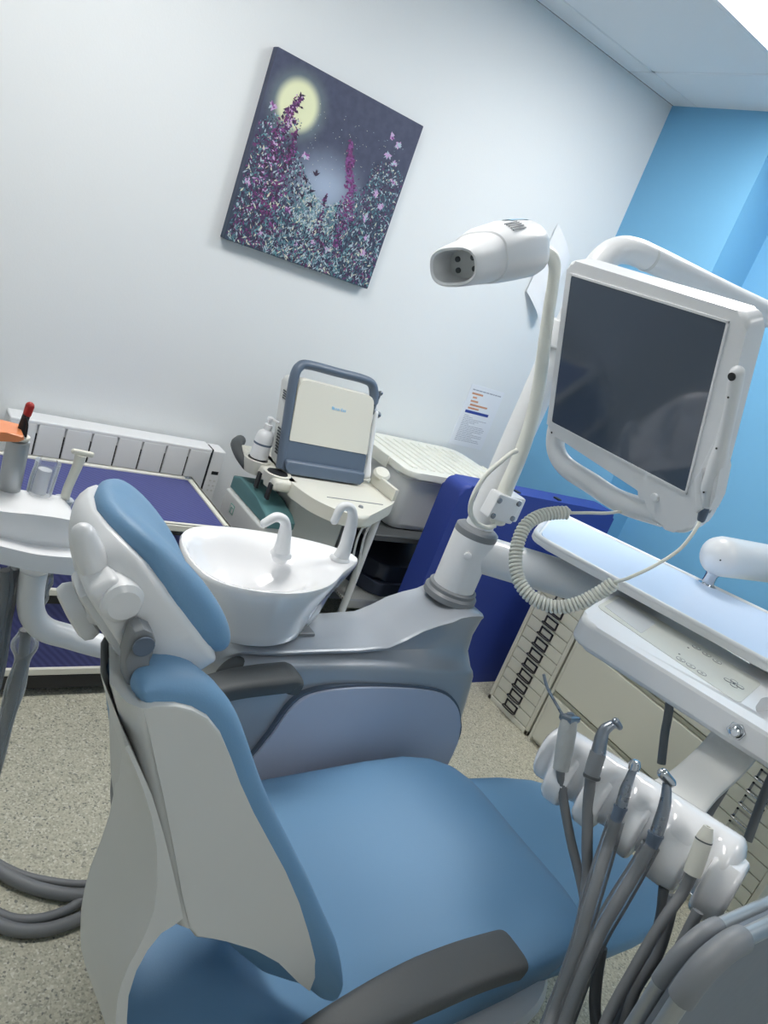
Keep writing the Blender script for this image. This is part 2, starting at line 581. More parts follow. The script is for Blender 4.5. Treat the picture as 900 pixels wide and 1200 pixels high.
tag(obj('notice_sheet', nb, [PAPER, INKB, INKO, INKG], loc=(nx0, WY, nz0)), 'white printed notice with orange lines and a blue bar, taped to wall above clear box', 'notice')
# loose sheet near the corner
A_, B_, C_, D_ = PY((654, 262), 2.572), PY((617, 341), 2.572), PY((633, 379), 2.535), PY((668, 302), 2.535)
pb = B(); G = 8; rows = []
for i in range(G + 1):
    row = []
    for j in range(G + 1):
        a, c = i / G, j / G
        p = lerp(lerp(A_, B_, a), lerp(D_, C_, a), c)
        row.append(p + V((0, -0.012 * math.sin(c * PI), 0)))
    rows.append(row)
top = rows
vs = [[pb.bm.verts.new(p) for p in row] for row in rows]
vs2 = [[pb.bm.verts.new(p + V((0.0008, 0.0012, 0))) for p in row] for row in rows]
for i in range(G):
    for j in range(G):
        pb.bm.faces.new((vs[i][j], vs[i][j + 1], vs[i + 1][j + 1], vs[i + 1][j]))
        pb.bm.faces.new((vs2[i][j], vs2[i + 1][j], vs2[i + 1][j + 1], vs2[i][j + 1]))
for k in range(G):
    pb.bm.faces.new((vs[0][k], vs2[0][k], vs2[0][k + 1], vs[0][k + 1])); pb.bm.faces.new((vs[G][k], vs[G][k + 1], vs2[G][k + 1], vs2[G][k]))
    pb.bm.faces.new((vs[k][0], vs[k + 1][0], vs2[k + 1][0], vs2[k][0])); pb.bm.faces.new((vs[k][G], vs2[k][G], vs2[k + 1][G], vs[k + 1][G]))
tag(obj('paper_sheet', pb, PAPER, loc=A_), 'blank white paper sheet curling off the wall behind the curved lamp arm', 'paper')

# ----------------------------------------------------------------------------- heater
t = thing('panel_heater', 'white slatted electric heater on the white wall behind navy trunk', 'heater', (0.86, 2.53, 0))
hx0, hx1, hz0, hz1, hy = 0.495, 1.183, 0.12, 0.663, 2.48
f = B(); f.span((hx0, hy + 0.012, hz0), (hx1, 2.565, hz1 - 0.004), 0.004, 2)
f.span((hx0, hy + .001, hz1 - 0.016), (hx1, 2.565, hz1), 0.005, 3)
f.span((hx0, hy, hz0), (hx1, hy + 0.03, hz0 + 0.035), 0.006, 2)
nf = 8; pitch = (hx1 - hx0) / nf
for i in range(nf):
    f.span((hx0 + i * pitch + 0.0025, hy, hz0 + 0.02), (hx0 + (i + 1) * pitch - 0.0025, hy + 0.03, hz1 - 0.012), 0.004, 2)
obj('body', f, WPL, t)
g = B()
for i in range(1, nf): g.span((hx0 + i * pitch - 0.0024, hy + 0.006, hz0 + 0.05), (hx0 + i * pitch + 0.0024, hy + 0.011, hz1 - 0.045))
obj('slot', g, BLACK, t, label='dark slots between the heater fins')['kind'] = 'stuff'
g = B(); g.span((1.1815, hy + .006, hz0 + .02), (1.1895, 2.54, hz1 - .002)); obj('end_gap', g, BLACK, t)
c = B(); c.span((1.189, hy + 0.004, hz0), (1.240, 2.565, hz1 - 0.004), 0.006, 3)
cp_ = obj('control_panel', c, WPL, t)
obj('display', B().span((1.205, hy + 0.0025, 0.565), (1.232, hy + 0.006, 0.578), 0.001, 1), BLACK, cp_)
pieces('button', [B().lathe([(0.0045, 0), (0.0045, 0.0015), (0.003, 0.0025)], (1.210 + i * 0.016, hy + 0.005, 0.54 - j * 0.02), (0, -1, 0), 10) for i in range(2) for j in range(3)], WGREY, cp_)
pieces('foot', [B().span((x - 0.015, 2.49, 0), (x + 0.015, 2.56, hz0 + 0.02), 0.004, 1) for x in (0.6, 1.1)], WPL, t)

# ----------------------------------------------------------------------------- navy trunk with cream edging
t = thing('trunk', 'navy trunk with cream metal edging standing in front of the white heater', 'trunk', (0.74, 2.13, 0))
tx0, tx1, ty0, ty1, tz = 0.40, 1.07, 1.93, 2.34, 0.60
obj('panel', B().span((tx0 + 0.008, ty0 + 0.008, 0.03), (tx1 - 0.008, ty1 - 0.008, tz - 0.006), 0.003, 1), LAM, t)
e = B(); W_ = 0.024
for z0, z1 in ((tz - 0.022, tz), (0.345, 0.368), (0.075, 0.10)):
    e.span((tx0, ty0, z0), (tx1, ty0 + 0.012, z1), 0.003, 1); e.span((tx0, ty1 - 0.012, z0), (tx1, ty1, z1), 0.003, 1)
    e.span((tx0, ty0, z0), (tx0 + 0.012, ty1, z1), 0.003, 1); e.span((tx1 - 0.012, ty0, z0), (tx1, ty1, z1), 0.003, 1)
for y0, y1 in ((ty0, ty0 + W_), (ty1 - W_, ty1)): e.span((tx0, y0, tz - 0.01), (tx1, y1, tz), 0.002, 1)
for x0, x1 in ((tx0, tx0 + W_), (tx1 - W_, tx1)): e.span((x0, ty0, tz - 0.01), (x1, ty1, tz), 0.002, 1)
for x in (tx0, tx1 - 0.016):
    for y in (ty0, ty1 - 0.016): e.span((x, y, 0.03), (x + 0.016, y + 0.016, tz), 0.003, 1)
obj('edging', e, CREAM, t)
s_ = B(); s_.span((tx0 - 0.002, ty0 - 0.002, 0.322), (tx1 + 0.003, ty1 + 0.002, 0.344)); s_.span((tx0 - 0.003, ty0 - 0.004, tz - 0.03), (tx1 + 0.005, ty1, tz - 0.022)); s_.span((tx0, ty0, 0.03), (tx1, ty1, 0.074))
obj('seal', s_, BLACK, t)
k0 = B(); k0.lathe([(0.0085, 0), (0.0085, 0.002), (0.006, 0.004)], (0, 0, 0), (0, 0, 1), 14); k0.box((0, 0, 0.0042), (0.009, 0.0016, 0.001))
k0.box((0, 0, 0.0006), (0.026, 0.014, 0.0012), 0.0005, 1)
for i, (x, y) in enumerate(((tx0 + .02, ty0 + .018), (tx1 - .02, ty0 + .018), (tx0 + .02, ty1 - .018), (tx1 - .02, ty1 - .018))):
    if i == 0: proto = obj('corner_screw', k0, STEEL, t); proto.location = V((x, y, tz)) - t.location; 
    if i == 0:
        for v in proto.data.vertices: v.co += t.location
    else: dup(proto, V((x, y, tz)) - t.location, t)
pieces('foot', [B().lathe([(0.02, 0), (0.022, 0.015), (0.02, 0.03)], (x, y, 0), (0, 0, 1), 14) for x in (tx0 + .06, tx1 - .06) for y in (ty0 + .06, ty1 - .06)], BLACK, t)

# ----------------------------------------------------------------------------- medical cart, ultrasound unit and what stands with it
t = thing('medical_cart', 'cream plastic medical cart with a tray top, between the heater and clear box', 'cart', (1.48, 2.15, 0))
z = 0.75
plan = [(1.275, 2.36), (1.262, 2.0), (1.285, 1.90), (1.345, 1.83), (1.425, 1.80), (1.52, 1.865), (1.655, 1.965), (1.70, 2.02), (1.70, 2.10), (1.69, 2.36)]
pl = round_poly([(a, b2) for a, b2 in plan], 0.04, 4)
tb = B(); tb.prism([(p.x, p.y, z - 0.045) for p in pl], (0, 0, 0.045), 0.012, 3)
obj('tray_top', tb, CREAM, t)
rb = B(); rb.prism([(1.655, 1.98, z), (1.673, 1.985, z), (1.673, 2.14, z), (1.655, 2.14, z)], (0, 0, 0.045), 0.004, 2)
obj('rim', rb, CREAM, t)
sb = B(); sb.box((1.47, 1.935, z + 0.0005), (0.23, 0.004, 0.002)); sb.lathe([(0.009, 0), (0.007, 0.006)], (1.46, 1.885, z), (0, 0, 1), 12)
obj('slot', sb, MGREY, t)
pieces('cup_holder', [B().lathe([(0.034, -0.05), (0.045, -0.012), (0.048, 0.0), (0.044, 0.003), (0.036, 0.0), (0.034, -0.02)], (cx, cy, z + 0.005), (0, 0, 1), 22, cap=False) for (cx, cy) in ((1.213, 2.195), (1.238, 2.085))], CREAM, t)
hb = B(); hb.span((1.205, 2.02, z - 0.04), (1.30, 2.34, z + 0.0), 0.012, 3)
obj('side_wing', hb, CREAM, t)
pieces('holder_insert', [B().lathe([(0.035, 0), (0.035, 0.0025)], (cx, cy, z + 0.0035), (0, 0, 1), 20) for (cx, cy) in ((1.213, 2.195), (1.238, 2.085))], BLACK, t)
db = B(); db.span((1.198, 2.12, z - 0.075), (1.206, 2.14, z - 0.02)); db.span((1.198, 2.03, z - 0.075), (1.206, 2.05, z - 0.02))
obj('slit', db, BLACK, t)['kind'] = 'stuff'
ab = B()
ab.tube(cr([(1.222, 2.27, z - 0.05), (1.205, 2.31, z - 0.03), (1.205, 2.36, z - 0.012), (1.24, 2.41, z - 0.012)], 6), 0.021, 12, round_end=True)
obj('push_handle', ab, DGREY, t)
cb_ = B(); cb_.span((1.31, 2.05, 0.14), (1.55, 2.34, z - 0.04), 0.02, 3)
obj('column', cb_, WGREY, t)
rb = B()
for i in range(7): rb.span((1.555, 2.04 + i * 0.035, 0.2), (1.575, 2.06 + i * 0.035, z - 0.06), 0.004, 1)
obj('side_louvre', rb, MGREY, t)
pieces('support_rod', [B().tube([(1.655, y, z - 0.03), (1.655, y, 0.12)], 0.013, 10) for y in (2.02, 2.32)], WPL, t)
wb = B(); wb.tube(cr([(1.61, 1.97, z - .04), (1.58, 1.96, .62), (1.60, 1.96, .5), (1.63, 1.98, .42)], 6), 0.004, 8)
obj('cable', wb, WPL, t); wb = B(); wb.tube(cr([(1.55, 1.93, z - .04), (1.53, 1.93, .62), (1.56, 1.94, .48)], 6), 0.004, 8)
obj('cable', wb, WPL, t)
b2 = B(); b2.span((1.31, 1.90, 0.07), (1.70, 2.38, 0.14), 0.03, 3)
obj('base', b2, CREAM, t)
w0 = B(); w0.lathe([(0.012, -0.012), (0.034, -0.012), (0.036, 0), (0.034, 0.012), (0.012, 0.012)], (0, 0, 0), (0, 1, 0), 18)
for i, (x, y) in enumerate(((1.34, 1.95), (1.66, 1.95), (1.34, 2.33), (1.66, 2.33))):
    if i == 0:
        pr = obj('caster', w0, BLACK, t)
        for v in pr.data.vertices: v.co += t.location
        pr.location = V((x, y, 0.036)) - t.location
    else: dup(pr, V((x, y, 0.036)) - t.location, t)

# ultrasound unit: slopes slightly back
t = thing('ultrasound_machine', 'pale portable ultrasound machine with slate blue carry handle standing on cart', 'medical device', (1.39, 2.17, z))
def US(u, v, d=0.0):      # u across, v up the face, d behind the face
    return V((1.236 + 0.032 * (1 - v) + u * 0.315, 2.10 + 0.07 * v + d, 0.755 + 0.36 * v - 0.06 * u * (1 - v) * 0))
def usring(pts, d): return [US(a, b3, d) for a, b3 in pts]
o2 = round_poly([(-0.03, 0.0), (1.03, 0.0), (1.02, 0.86), (0.93, 0.97), (0.06, 1.0), (-0.03, 0.93)], [.05, .05, .1, .1, .1, .1], 5)
# slate back frame is a thick rim with carry handle
bb = B(); bb.prism(usring(round_poly([(-.03, 0), (1.03, 0), (1.03, .80), (-.03, .82)], .06, 4), 0.015), (0, 0.075, 0), 0.01, 2)
obj('housing', bb, WGREY, t)
fr = B()
fr.tube(cr([US(-.025, .02, .012), US(-.025, .5, .012), US(-.02, .84, .012), US(.03, .955, .012), US(.14, .985, .012), US(.5, .985, .012), US(.84, .985, .012), US(.97, .955, .012), US(1.02, .86, .012), US(1.02, .78, .012)], 7), 0.0195, 12, flat=0.8)
obj('carry_handle', fr, SLATE, t)
pb = B(); pb.prism(usring(round_poly([(0.0, .30), (1.02, .30), (1.0, .855), (0.02, .86)], [.01, .01, .09, .09], 5), -0.008), (0, 0.03, 0), 0.005, 2)
pn = obj('front_cover', pb, CREAM, t)
lb = B()
for i, wd in enumerate((.022, .012, .012, .014, .006, .013, .016, .012)):
    uu = .46 + i * 0.024
    q0, q1, q2, q3 = US(uu, .655, -0.0092), US(uu + wd, .655, -0.0092), US(uu + wd, .655 + (.028 if i in (0, 5) else .02), -0.0092), US(uu, .655 + (.028 if i in (0, 5) else .02), -0.0092)
    lb.prism([q0, q1, q2, q3], (0, 0.002, 0))
obj('name_badge', lb, BLUEST, pn)
sb = B(); sb.prism(usring(round_poly([(-0.02, .10), (1.02, .10), (1.02, .30), (-0.02, .30)], .015, 3), -0.006), (0, 0.03, 0), 0.004, 2)
sb.prism(usring(round_poly([(0.0, .0), (1.0, .0), (1.03, .13), (-0.03, .13)], .05, 3), -0.022), (0, 0.06, 0), 0.012, 3)
obj('lower_panel', sb, SLATE, t)
vb = B()
for i in range(9): vb.box(US(-.032, .12 + i * .028, .05), (0.004, 0.03, 0.005))
obj('vent', vb, DGREY, t)['kind'] = 'stuff'
vb = B()
for i in range(4): vb.box(US(-.032, .62 + i * .022, .05), (0.004, 0.03, 0.004))
obj('upper_vent', vb, DGREY, t)['kind'] = 'stuff'
# sanitiser bottle in the cup holder
t = thing('pump_bottle', 'small white pump bottle with blue band in the cart cup holder', 'bottle', (1.213, 2.195, z + 0.006))
bx, by, bz = 1.213, 2.195, z + 0.008
obj('body', B().lathe([(0.028, 0), (0.031, 0.004), (0.031, 0.075), (0.026, 0.092), (0.013, 0.102), (0.012, 0.112)], (bx, by, bz), (0, 0, 1), 24), WPL, t)
obj('label_band', B().lathe([(0.0313, 0.05), (0.0316, 0.051), (0.0316, 0.056), (0.0313, 0.057)], (bx, by, bz), (0, 0, 1), 24, cap=False), SLATE, t)
pb = B(); pb.lathe([(0.014, 0.108), (0.014, 0.122), (0.006, 0.124), (0.006, 0.135), (0.011, 0.136), (0.011, 0.146), (0.004, 0.149)], (bx, by, bz), (0, 0, 1), 18)
pb.box((bx + 0.012, by - 0.012, bz + 0.141), (0.03, 0.01, 0.008), 0.003, 2, Matrix.Rotation(-.8, 3, 'Z'))
obj('pump', pb, WPL, t)
# probe arm clipped on the right side of the cart
t = thing('probe_holder', 'white probe arm with joints and round knob on the right side of cart', 'probe holder', (1.64, 2.22, z))
pa = B(); pa.prism([PY(p, 2.17) for p in ((418, 560), (424, 500), (433, 488), (437, 492), (428, 562))], (0, 0.03, 0), 0.004, 2)
obj('back_plate', pa, WGREY, t)
pa = B(); pa.tube(cr([PY((441, 484), 2.16), PY((436, 510), 2.15), PY((432, 535), 2.14), PY((429, 556), 2.13)], 5), [0.008, 0.010, 0.011, 0.018], 12, round_end=True)
obj('arm', pa, WPL, t)
pj = B()
for p, r in (((443, 486), .012), ((440, 471), .011), ((438, 482), .012), ((446, 461), .009)): pj.ball(PY(p, 2.17), r, 12)
pj.tube([PY((446, 459), 2.17), PY((440, 472), 2.17), PY((437, 482), 2.17), PY((443, 486), 2.17)], 0.007, 8)
obj('joint', pj, STEEL, t)
kb = B(); c = PY((447, 556), 2.11); kb.lathe([(0.012, -.03), (0.014, -.012), (0.03, -.006), (0.033, 0.004), (0.026, 0.014), (0.01, 0.017)], c, (-0.2, -0.35, 0.9), 22)
obj('knob', kb, CREAM, t)

# beige floor unit with teal lid
t = thing('floor_unit', 'beige box unit with dark teal lid standing beside cart, behind the basin', 'equipment unit', (1.235, 2.13, 0))
Lz, ux0, ux1, uy0, uy1 = 0.605, 1.175, 1.295, 1.97, 2.28
bb = B(); bb.span((ux0, uy0, 0.0), (ux1, uy1, Lz), 0.010, 3)
obj('housing', bb, WGREY, t)
lb = B(); lb.prism([(ux0 + .012, y_, z_) for y_, z_ in ((uy0 - .005, Lz), (uy0 - .005, Lz + .025), (uy0 + .03, Lz + .042), (uy0 + .11, Lz + .055), (uy1 - .06, Lz + .066), (uy1, Lz + .045), (uy1, Lz))], (ux1 - ux0 - .012, 0, 0), 0.008, 2)
obj('teal_lid', lb, TEAL, t)
gb = B(); gb.box((ux0 - .0005, 2.19, Lz - .045), (0.002, 0.034, 0.034), 0.0008, 1)
gb.mi = 1; gb.box((ux0 - .0012, 2.19, Lz - .045), (0.002, 0.026, 0.026), 0.0008, 1)
gb.mi = 0; gb.box((ux0 - .002, 2.193, Lz - .048), (0.002, 0.006, 0.018)); gb.box((ux0 - .002, 2.184, Lz - .039), (0.002, 0.012, 0.004))
obj('badge', gb, [mat('pale_teal_print', (130, 176, 164), .6), WGREY], t)
sb = B(); sb.box(((ux0 + ux1) / 2, uy0 - .0015, Lz - .045), (ux1 - ux0 - .016, 0.004, 0.045), 0.001, 1)
pan_ = obj('switch_panel', sb, CREAM, t)
pieces('switch', [B().box((ux0 + x, uy0 - .0045, Lz - .043), (w2, 0.004, 0.018), 0.002, 2) for x, w2 in ((.022, .014), (.046, .02), (.072, .012), (.094, .015))], BLACK, pan_)

# ----------------------------------------------------------------------------- storage rack with clear box and dark case
t = thing('shelf_rack', 'low metal rack with a perforated shelf under the clear storage box', 'rack', (2.0, 2.33, 0))
obj('upper_shelf', B().span((1.70, 2.08, 0.545), (2.33, 2.56, 0.572), 0.004, 1), DGREY, t, label='dark grey upper shelf')
sh = B(); sh.span((1.68, 2.06, 0.285), (2.34, 2.56, 0.297), 0.002, 1)
obj('perforated_shelf', sh, PERF, t)
sh = B(); sh.span((1.68, 2.052, 0.262), (2.34, 2.062, 0.30), 0.003, 1)
obj('shelf_lip', sh, ALU, t)
p0 = B(); p0.span((-0.012, -0.012, 0), (0.012, 0.012, 0.56), 0.003, 1)
for i, (x, y) in enumerate(((1.71, 2.09), (2.32, 2.09), (1.71, 2.545), (2.32, 2.545))):
    if i == 0:
        pr = obj('post', p0, ALU, t)
        for v in pr.data.vertices: v.co += t.location
        pr.location = V((x, y, 0)) - t.location
    else: dup(pr, V((x, y, 0)) - t.location, t)
obj('back_sheet', B().span((1.72, 2.55, 0.06), (2.31, 2.558, 0.54)), DGREY, t)
# dark carry case
t = thing('carry_case', 'dark navy plastic case lying on the perforated shelf under clear box', 'case', (1.93, 2.3, 0.298))
cc = B(); cc.prism([(x, y, 0.299) for x, y in [tuple(p) for p in round_poly([(1.735, 2.30), (1.84, 2.09), (2.25, 2.09), (2.28, 2.14), (2.28, 2.50), (1.735, 2.50)], .03, 3)]], (0, 0, 0.055), 0.008, 2)
obj('lower_shell', cc, mat('dark_case', (58, 66, 84), 0.4), t)
cc = B(); cc.prism([(x, y, 0.357) for x, y in [tuple(p) for p in round_poly([(1.745, 2.31), (1.85, 2.105), (2.24, 2.105), (2.27, 2.15), (2.27, 2.49), (1.745, 2.49)], .03, 3)]], (0, 0, 0.07), 0.02, 3)
obj('lid', cc, mat('dark_case_lid', (44, 51, 66), 0.35), t)
cc = B(); cc.span((2.00, 2.083, 0.325), (2.04, 2.094, 0.375), 0.003, 1)
obj('latch', cc, MGREY, t)
# clear storage box
t = thing('storage_box', 'large clear plastic storage box with white ribbed lid by the notice', 'storage box', (2.1, 2.33, 0.573))
def boxring(z_, ins, zr): return [V((p.x, p.y, zr)) for p in round_poly([(1.80 + ins, 2.12 + ins), (2.37 - ins, 2.12 + ins), (2.37 - ins, 2.55 - ins), (1.80 + ins, 2.55 - ins)], .05, 5)]
bb = B(); rings = [boxring(0, .035, .576), boxring(0, .022, .60), boxring(0, .012, .72), boxring(0, .006, .79), boxring(0, .0, .795), boxring(0, .0, .805)]
bb.loft(rings, cap=False); bb.bm.faces.new([bb.bm.verts.new(p) for p in rings[0]])
bmesh.ops.remove_doubles(bb.bm, verts=bb.bm.verts, dist=1e-5)
obj('tub', bb, FROST, t)
lb = B(); lp = round_poly([(1.785, 2.105), (2.385, 2.105), (2.385, 2.565), (1.785, 2.565)], .06, 6)
lb.prism([(p.x, p.y, 0.806) for p in lp], (0, 0, 0.026), 0.006, 2)
for i in range(11): lb.box((1.85 + i * 0.047, 2.335, 0.8335), (0.024, 0.36, 0.008), 0.003, 2)
obj('lid', lb, LID, t)
pieces('clip', [B().box((x, 2.30, 0.812), (0.012, 0.12, 0.05), 0.005, 2) for x in (1.782, 2.388)], LID, t)
ib = B(); ib.span((1.86, 2.2, 0.59), (2.02, 2.46, 0.70), 0.01, 2); ib.mi = 1; ib.span((2.06, 2.18, 0.59), (2.2, 2.4, 0.74), 0.01, 2); ib.mi = 2; ib.span((2.22, 2.17, 0.59), (2.32, 2.42, 0.70), 0.01, 2)
o_ = obj('packets', ib, [WGREY, PAPER, mat('salmon_packet', (214, 170, 158), .6)], loc=(2.1, 2.33, .58)); tag(o_, 'pale packets lying inside the clear storage box', 'packets'); o_['kind'] = 'stuff'

# ----------------------------------------------------------------------------- navy padded slab
t = thing('padded_mat', 'tall navy blue padded mat standing upright behind the white post', 'mat', (2.33, 1.94, 0))
sb = B(); sl = round_poly([(1.876, 0.0), (2.80, 0.0), (2.80, .875), (1.876, .885)], [.02, .02, .03, .045], 6)
sb.prism([(p.x, 1.90, p.y) for p in sl], (0, 0.11, 0), 0.016, 4)
obj('pad', sb, NAVY, t)
pieces('clip', [B().box((PY(p, 1.925).x, 1.93, .882), (0.022, 0.03, 0.008), 0.002, 1) for p in ((597, 577), (606, 578), (652, 590))], BLACK, t)

# ----------------------------------------------------------------------------- drawer cabinets along the blue wall
FX = 2.39
def index_cabinet(name, label, y0, y1, z1, n, hm, hlab):
    t = thing(name, label, 'cabinet', (2.6, (y0 + y1) / 2, 0))
    c = B(); c.span((FX + 0.012, y0, 0.0), (2.82, y1, z1), 0.003, 1)
    fw = 0.018
    c.span((FX, y0, 0.0), (FX + 0.02, y0 + fw, z1), 0.002, 1); c.span((FX, y1 - fw, 0.0), (FX + 0.02, y1, z1), 0.002, 1)
    c.span((FX, y0, z1 - 0.02), (FX + 0.02, y1, z1), 0.002, 1); c.span((FX, y0, 0.0), (FX + 0.02, y1, 0.022), 0.002, 1)
    obj('carcass', c, BEIGE, t)
    pitch = 0.0505; z0 = 0.024
    yc = (y0 + y1) / 2; hw = (y1 - y0) / 2 - fw - 0.002
    d = B(); d.span((FX + 0.003, yc - hw, 0.0015), (FX + 0.02, yc + hw, pitch - 0.0015), 0.0025, 2)
    L0 = t.location.copy()
    dp = None
    for k in range(n):
        if dp is None:
            dp = obj('drawer', d, BEIGE, t)
            for v in dp.data.vertices: v.co += L0
            h = B()
            h.span((FX - 0.001, yc - 0.034, 0.008), (FX + 0.004, yc + 0.034, 0.013)); h.span((FX - 0.001, yc - 0.034, 0.036), (FX + 0.004, yc + 0.034, 0.041))
            h.span((FX - 0.001, yc - 0.034, 0.008), (FX + 0.004, yc - 0.027, 0.041)); h.span((FX - 0.001, yc + 0.027, 0.008), (FX + 0.004, yc + 0.034, 0.041))
            h.tube(cr([(FX - 0.002, yc - 0.034, 0.0115), (FX - 0.014, yc - 0.028, 0.0105), (FX - 0.014, yc + 0.028, 0.0105), (FX - 0.002, yc + 0.034, 0.0115)], 4), 0.0028, 8)
            hd = obj('handle', h, hm, dp, label=hlab)
            for v in hd.data.vertices: v.co += L0
            dp.location = V((0, 0, z0)) - L0; hd.location = (0, 0, 0)
            # children keep room coordinates relative to the drawer
            for v in dp.data.vertices: v.co -= V((0, 0, 0))
        else:
            dup(dp, V((0, 0, z0 + k * pitch)) - L0, t)
    return t

index_cabinet('index_cabinet', 'beige multi-drawer cabinet with black label handles beside navy mat', 1.546, 1.798, 0.66, 12, mat('black_handle', (48, 48, 52), .35), 'black label-holder handle')
index_cabinet('index_cabinet', 'beige multi-drawer cabinet with chrome label handles behind the instrument rail', 0.585, 0.875, 0.66, 12, CHROME, 'chrome label-holder handle')
t = thing('drawer_unit', 'beige steel unit with wide plain drawers between two multi-drawer cabinets', 'cabinet', (2.6, 1.21, 0))
c = B(); c.span((FX + 0.014, 0.885, 0.0), (2.82, 1.538, 0.72), 0.003, 1)
c.span((FX + .002, 0.885, 0.0), (FX + 0.02, 0.90, 0.72), 0.002, 1); c.span((FX + .002, 1.523, 0.0), (FX + 0.02, 1.538, 0.72), 0.002, 1)
obj('carcass', c, BEIGE, t)
for z0, z1 in ((0.02, 0.222), (0.245, 0.468), (0.49, 0.70)):
    d = B(); d.span((FX - 0.006, 0.903, z0), (FX + 0.02, 1.520, z1), 0.005, 2)
    dd = obj('drawer', d, BEIGE, t)
    obj('finger_rail', B().span((FX + 0.001, 0.903, z1 + 0.002), (FX + 0.016, 1.520, z1 + 0.017), 0.002, 1), BEIGED, dd)

# ----------------------------------------------------------------------------- treatment chair
YC = 0.75
YB = 0.632          # centre of the narrower back
chair = thing('dental_chair', 'blue upholstered dental chair with white shell, headrest and dark grey armrests', 'dental chair', (0.85, YC, 0))


def P2(p, y):
    q = PY(p, y); return V((q.x, q.z))


def mirror_rings(rings, YC=YB, fwd=.45):
    """rings at y <= YC (ending with the middle one); add their mirror images."""
    return rings + [[V((p.x + (YC - p.y) * fwd * max(0, min(1, 1 - (p.x - .235 - (1.10 - p.z) * .33) / .06)), 2 * YC - p.y, p.z)) for p in r] for r in reversed(rings[:-1])]


# seat cushion
def seat_ring(x, hw, zt, th, n=40, e=3.2, dish=0.0):
    out = []
    for k in range(n):
        a = 2 * PI * k / n
        c, s = math.cos(a), math.sin(a)
        y = hw * math.copysign(abs(c) ** (2 / e), c); zz = 0.5 * th * math.copysign(abs(s) ** (2 / e), s)
        d = dish * (1 - (y / hw) ** 2) if zz > 0 else 0
        out.append(V((x, YC + y, zt - th / 2 + zz - d)))
    return out


sb = B(); R = []
for x, hw, zt, th, yc in ((0.40, .08, .505, .03, .67), (0.408, .115, .515, .05, .675), (0.425, .14, .523, .07, .68), (0.455, .17, .528, .09, .69), (0.50, .20, .532, .12, .705), (0.57, .24, .53, .14, .725), (0.66, .262, .524, .145, .742), (0.75, .268, .52, .145, YC), (0.9, .272, .524, .14, YC), (1.05, .272, .533, .135, YC),
                          (1.15, .268, .536, .128, YC), (1.22, .256, .53, .12, YC), (1.27, .232, .519, .105, YC), (1.30, .20, .505, .085, YC), (1.318, .155, .488, .06, YC), (1.325, .10, .47, .03, YC)):
    R.append([p + V((0, yc - YC, 0)) for p in seat_ring(x, hw, zt, th, dish=0.012)])
sb.loft(R); obj('seat', sb, BLUE, chair, angle=60)
# leg rest
lb = B(); R = []
for x, hw, zt, th in ((1.10, .225, .435, .07), (1.2, .245, .452, .09), (1.35, .25, .452, .10), (1.5, .245, .44, .10), (1.62, .232, .424, .095), (1.70, .205, .41, .085), (1.75, .17, .396, .065), (1.775, .12, .38, .035), (1.78, .07, .372, .015)):
    R.append(seat_ring(x, hw, zt, th, e=3.0, dish=0.018))
lb.loft(R); obj('leg_rest', lb, BLUEL, chair, angle=60)
# base
bb = B(); R = []
for z_, hx, hy, cx in ((0.0, .30, .20, .86), (0.03, .31, .21, .86), (0.06, .28, .185, .86), (0.14, .22, .15, .80), (0.22, .22, .15, .86), (0.29, .29, .26, .94), (0.37, .335, .298, .955), (0.388, .325, .29, .955)):
    ring = []
    for k in range(40):
        a = 2 * PI * k / 40; c, s = math.cos(a), math.sin(a)
        ring.append(V((cx + hx * math.copysign(abs(c) ** .6, c), YC + hy * math.copysign(abs(s) ** .6, s), z_)))
    R.append(ring)
bb.loft(R); obj('base', bb, WPL, chair, angle=50)

# backrest: wing outline seen from the side, hollowed towards the middle
YN = 0.52
wing_px = [(158, 818), (156, 806), (161, 797), (170, 793), (185, 791), (205, 791), (230, 795), (250, 803), (268, 820), (283, 845), (296, 880), (308, 915), (325, 955), (345, 995), (365, 1035), (384, 1078), (398, 1110), (402, 1135), (398, 1158), (385, 1170), (369, 1167),
           (350, 1150), (325, 1128), (295, 1112), (262, 1102), (232, 1097), (217, 1068), (208, 1025), (196, 965), (182, 900), (170, 850)]
wing = [P2(p, YN) for p in wing_px]
wing = [V((p.x, p.y)) for p in cr([(p.x, p.y, 0) for p in wing], 3, closed=True)]
N_w = len(wing)
cxw = sum(p.x for p in wing) / N_w; czw = sum(p.y for p in wing) / N_w


TIP, TOPL = P2((394, 1150), YN), P2((160, 803), YN)


def wing_ring(y, ins, dent):
    out = []
    for p in inset2(wing, lambda q: ins * min(1, .22 + min((q - TIP).length / .09, (q - TOPL).length / .06))):
        x, z_ = p.x, p.y
        # dent the front face towards the middle of the back; raise the neck
        f = max(0.0, min(1.0, (x - (0.235 + (1.10 - z_) * 0.33)) / 0.08))
        x -= dent * 0.075 * f
        if z_ > 1.04: z_ += dent * -0.005 * min(1, (z_ - 1.04) / 0.05); x += dent * 0.06 * min(1, (z_ - 1.04) / 0.05)
        out.append(V((x, y, z_)))
    return out


R = [wing_ring(YN - 0.012, 0.022, 0), wing_ring(YN - 0.0105, 0.015, 0), wing_ring(YN - 0.006, 0.0085, 0), wing_ring(YN + .001, 0.0035, 0), wing_ring(YN + 0.010, 0.0005, 0), wing_ring(YN + 0.022, 0.0, 0.12), wing_ring(YN + 0.036, 0.0, 0.4), wing_ring(YN + 0.055, 0, 0.75), wing_ring(YN + 0.08, 0, 0.95), wing_ring(YB, 0, 1.0)]
b_ = B(); b_.loft(mirror_rings(R)); obj('backrest', b_, BLUE, chair, angle=60)
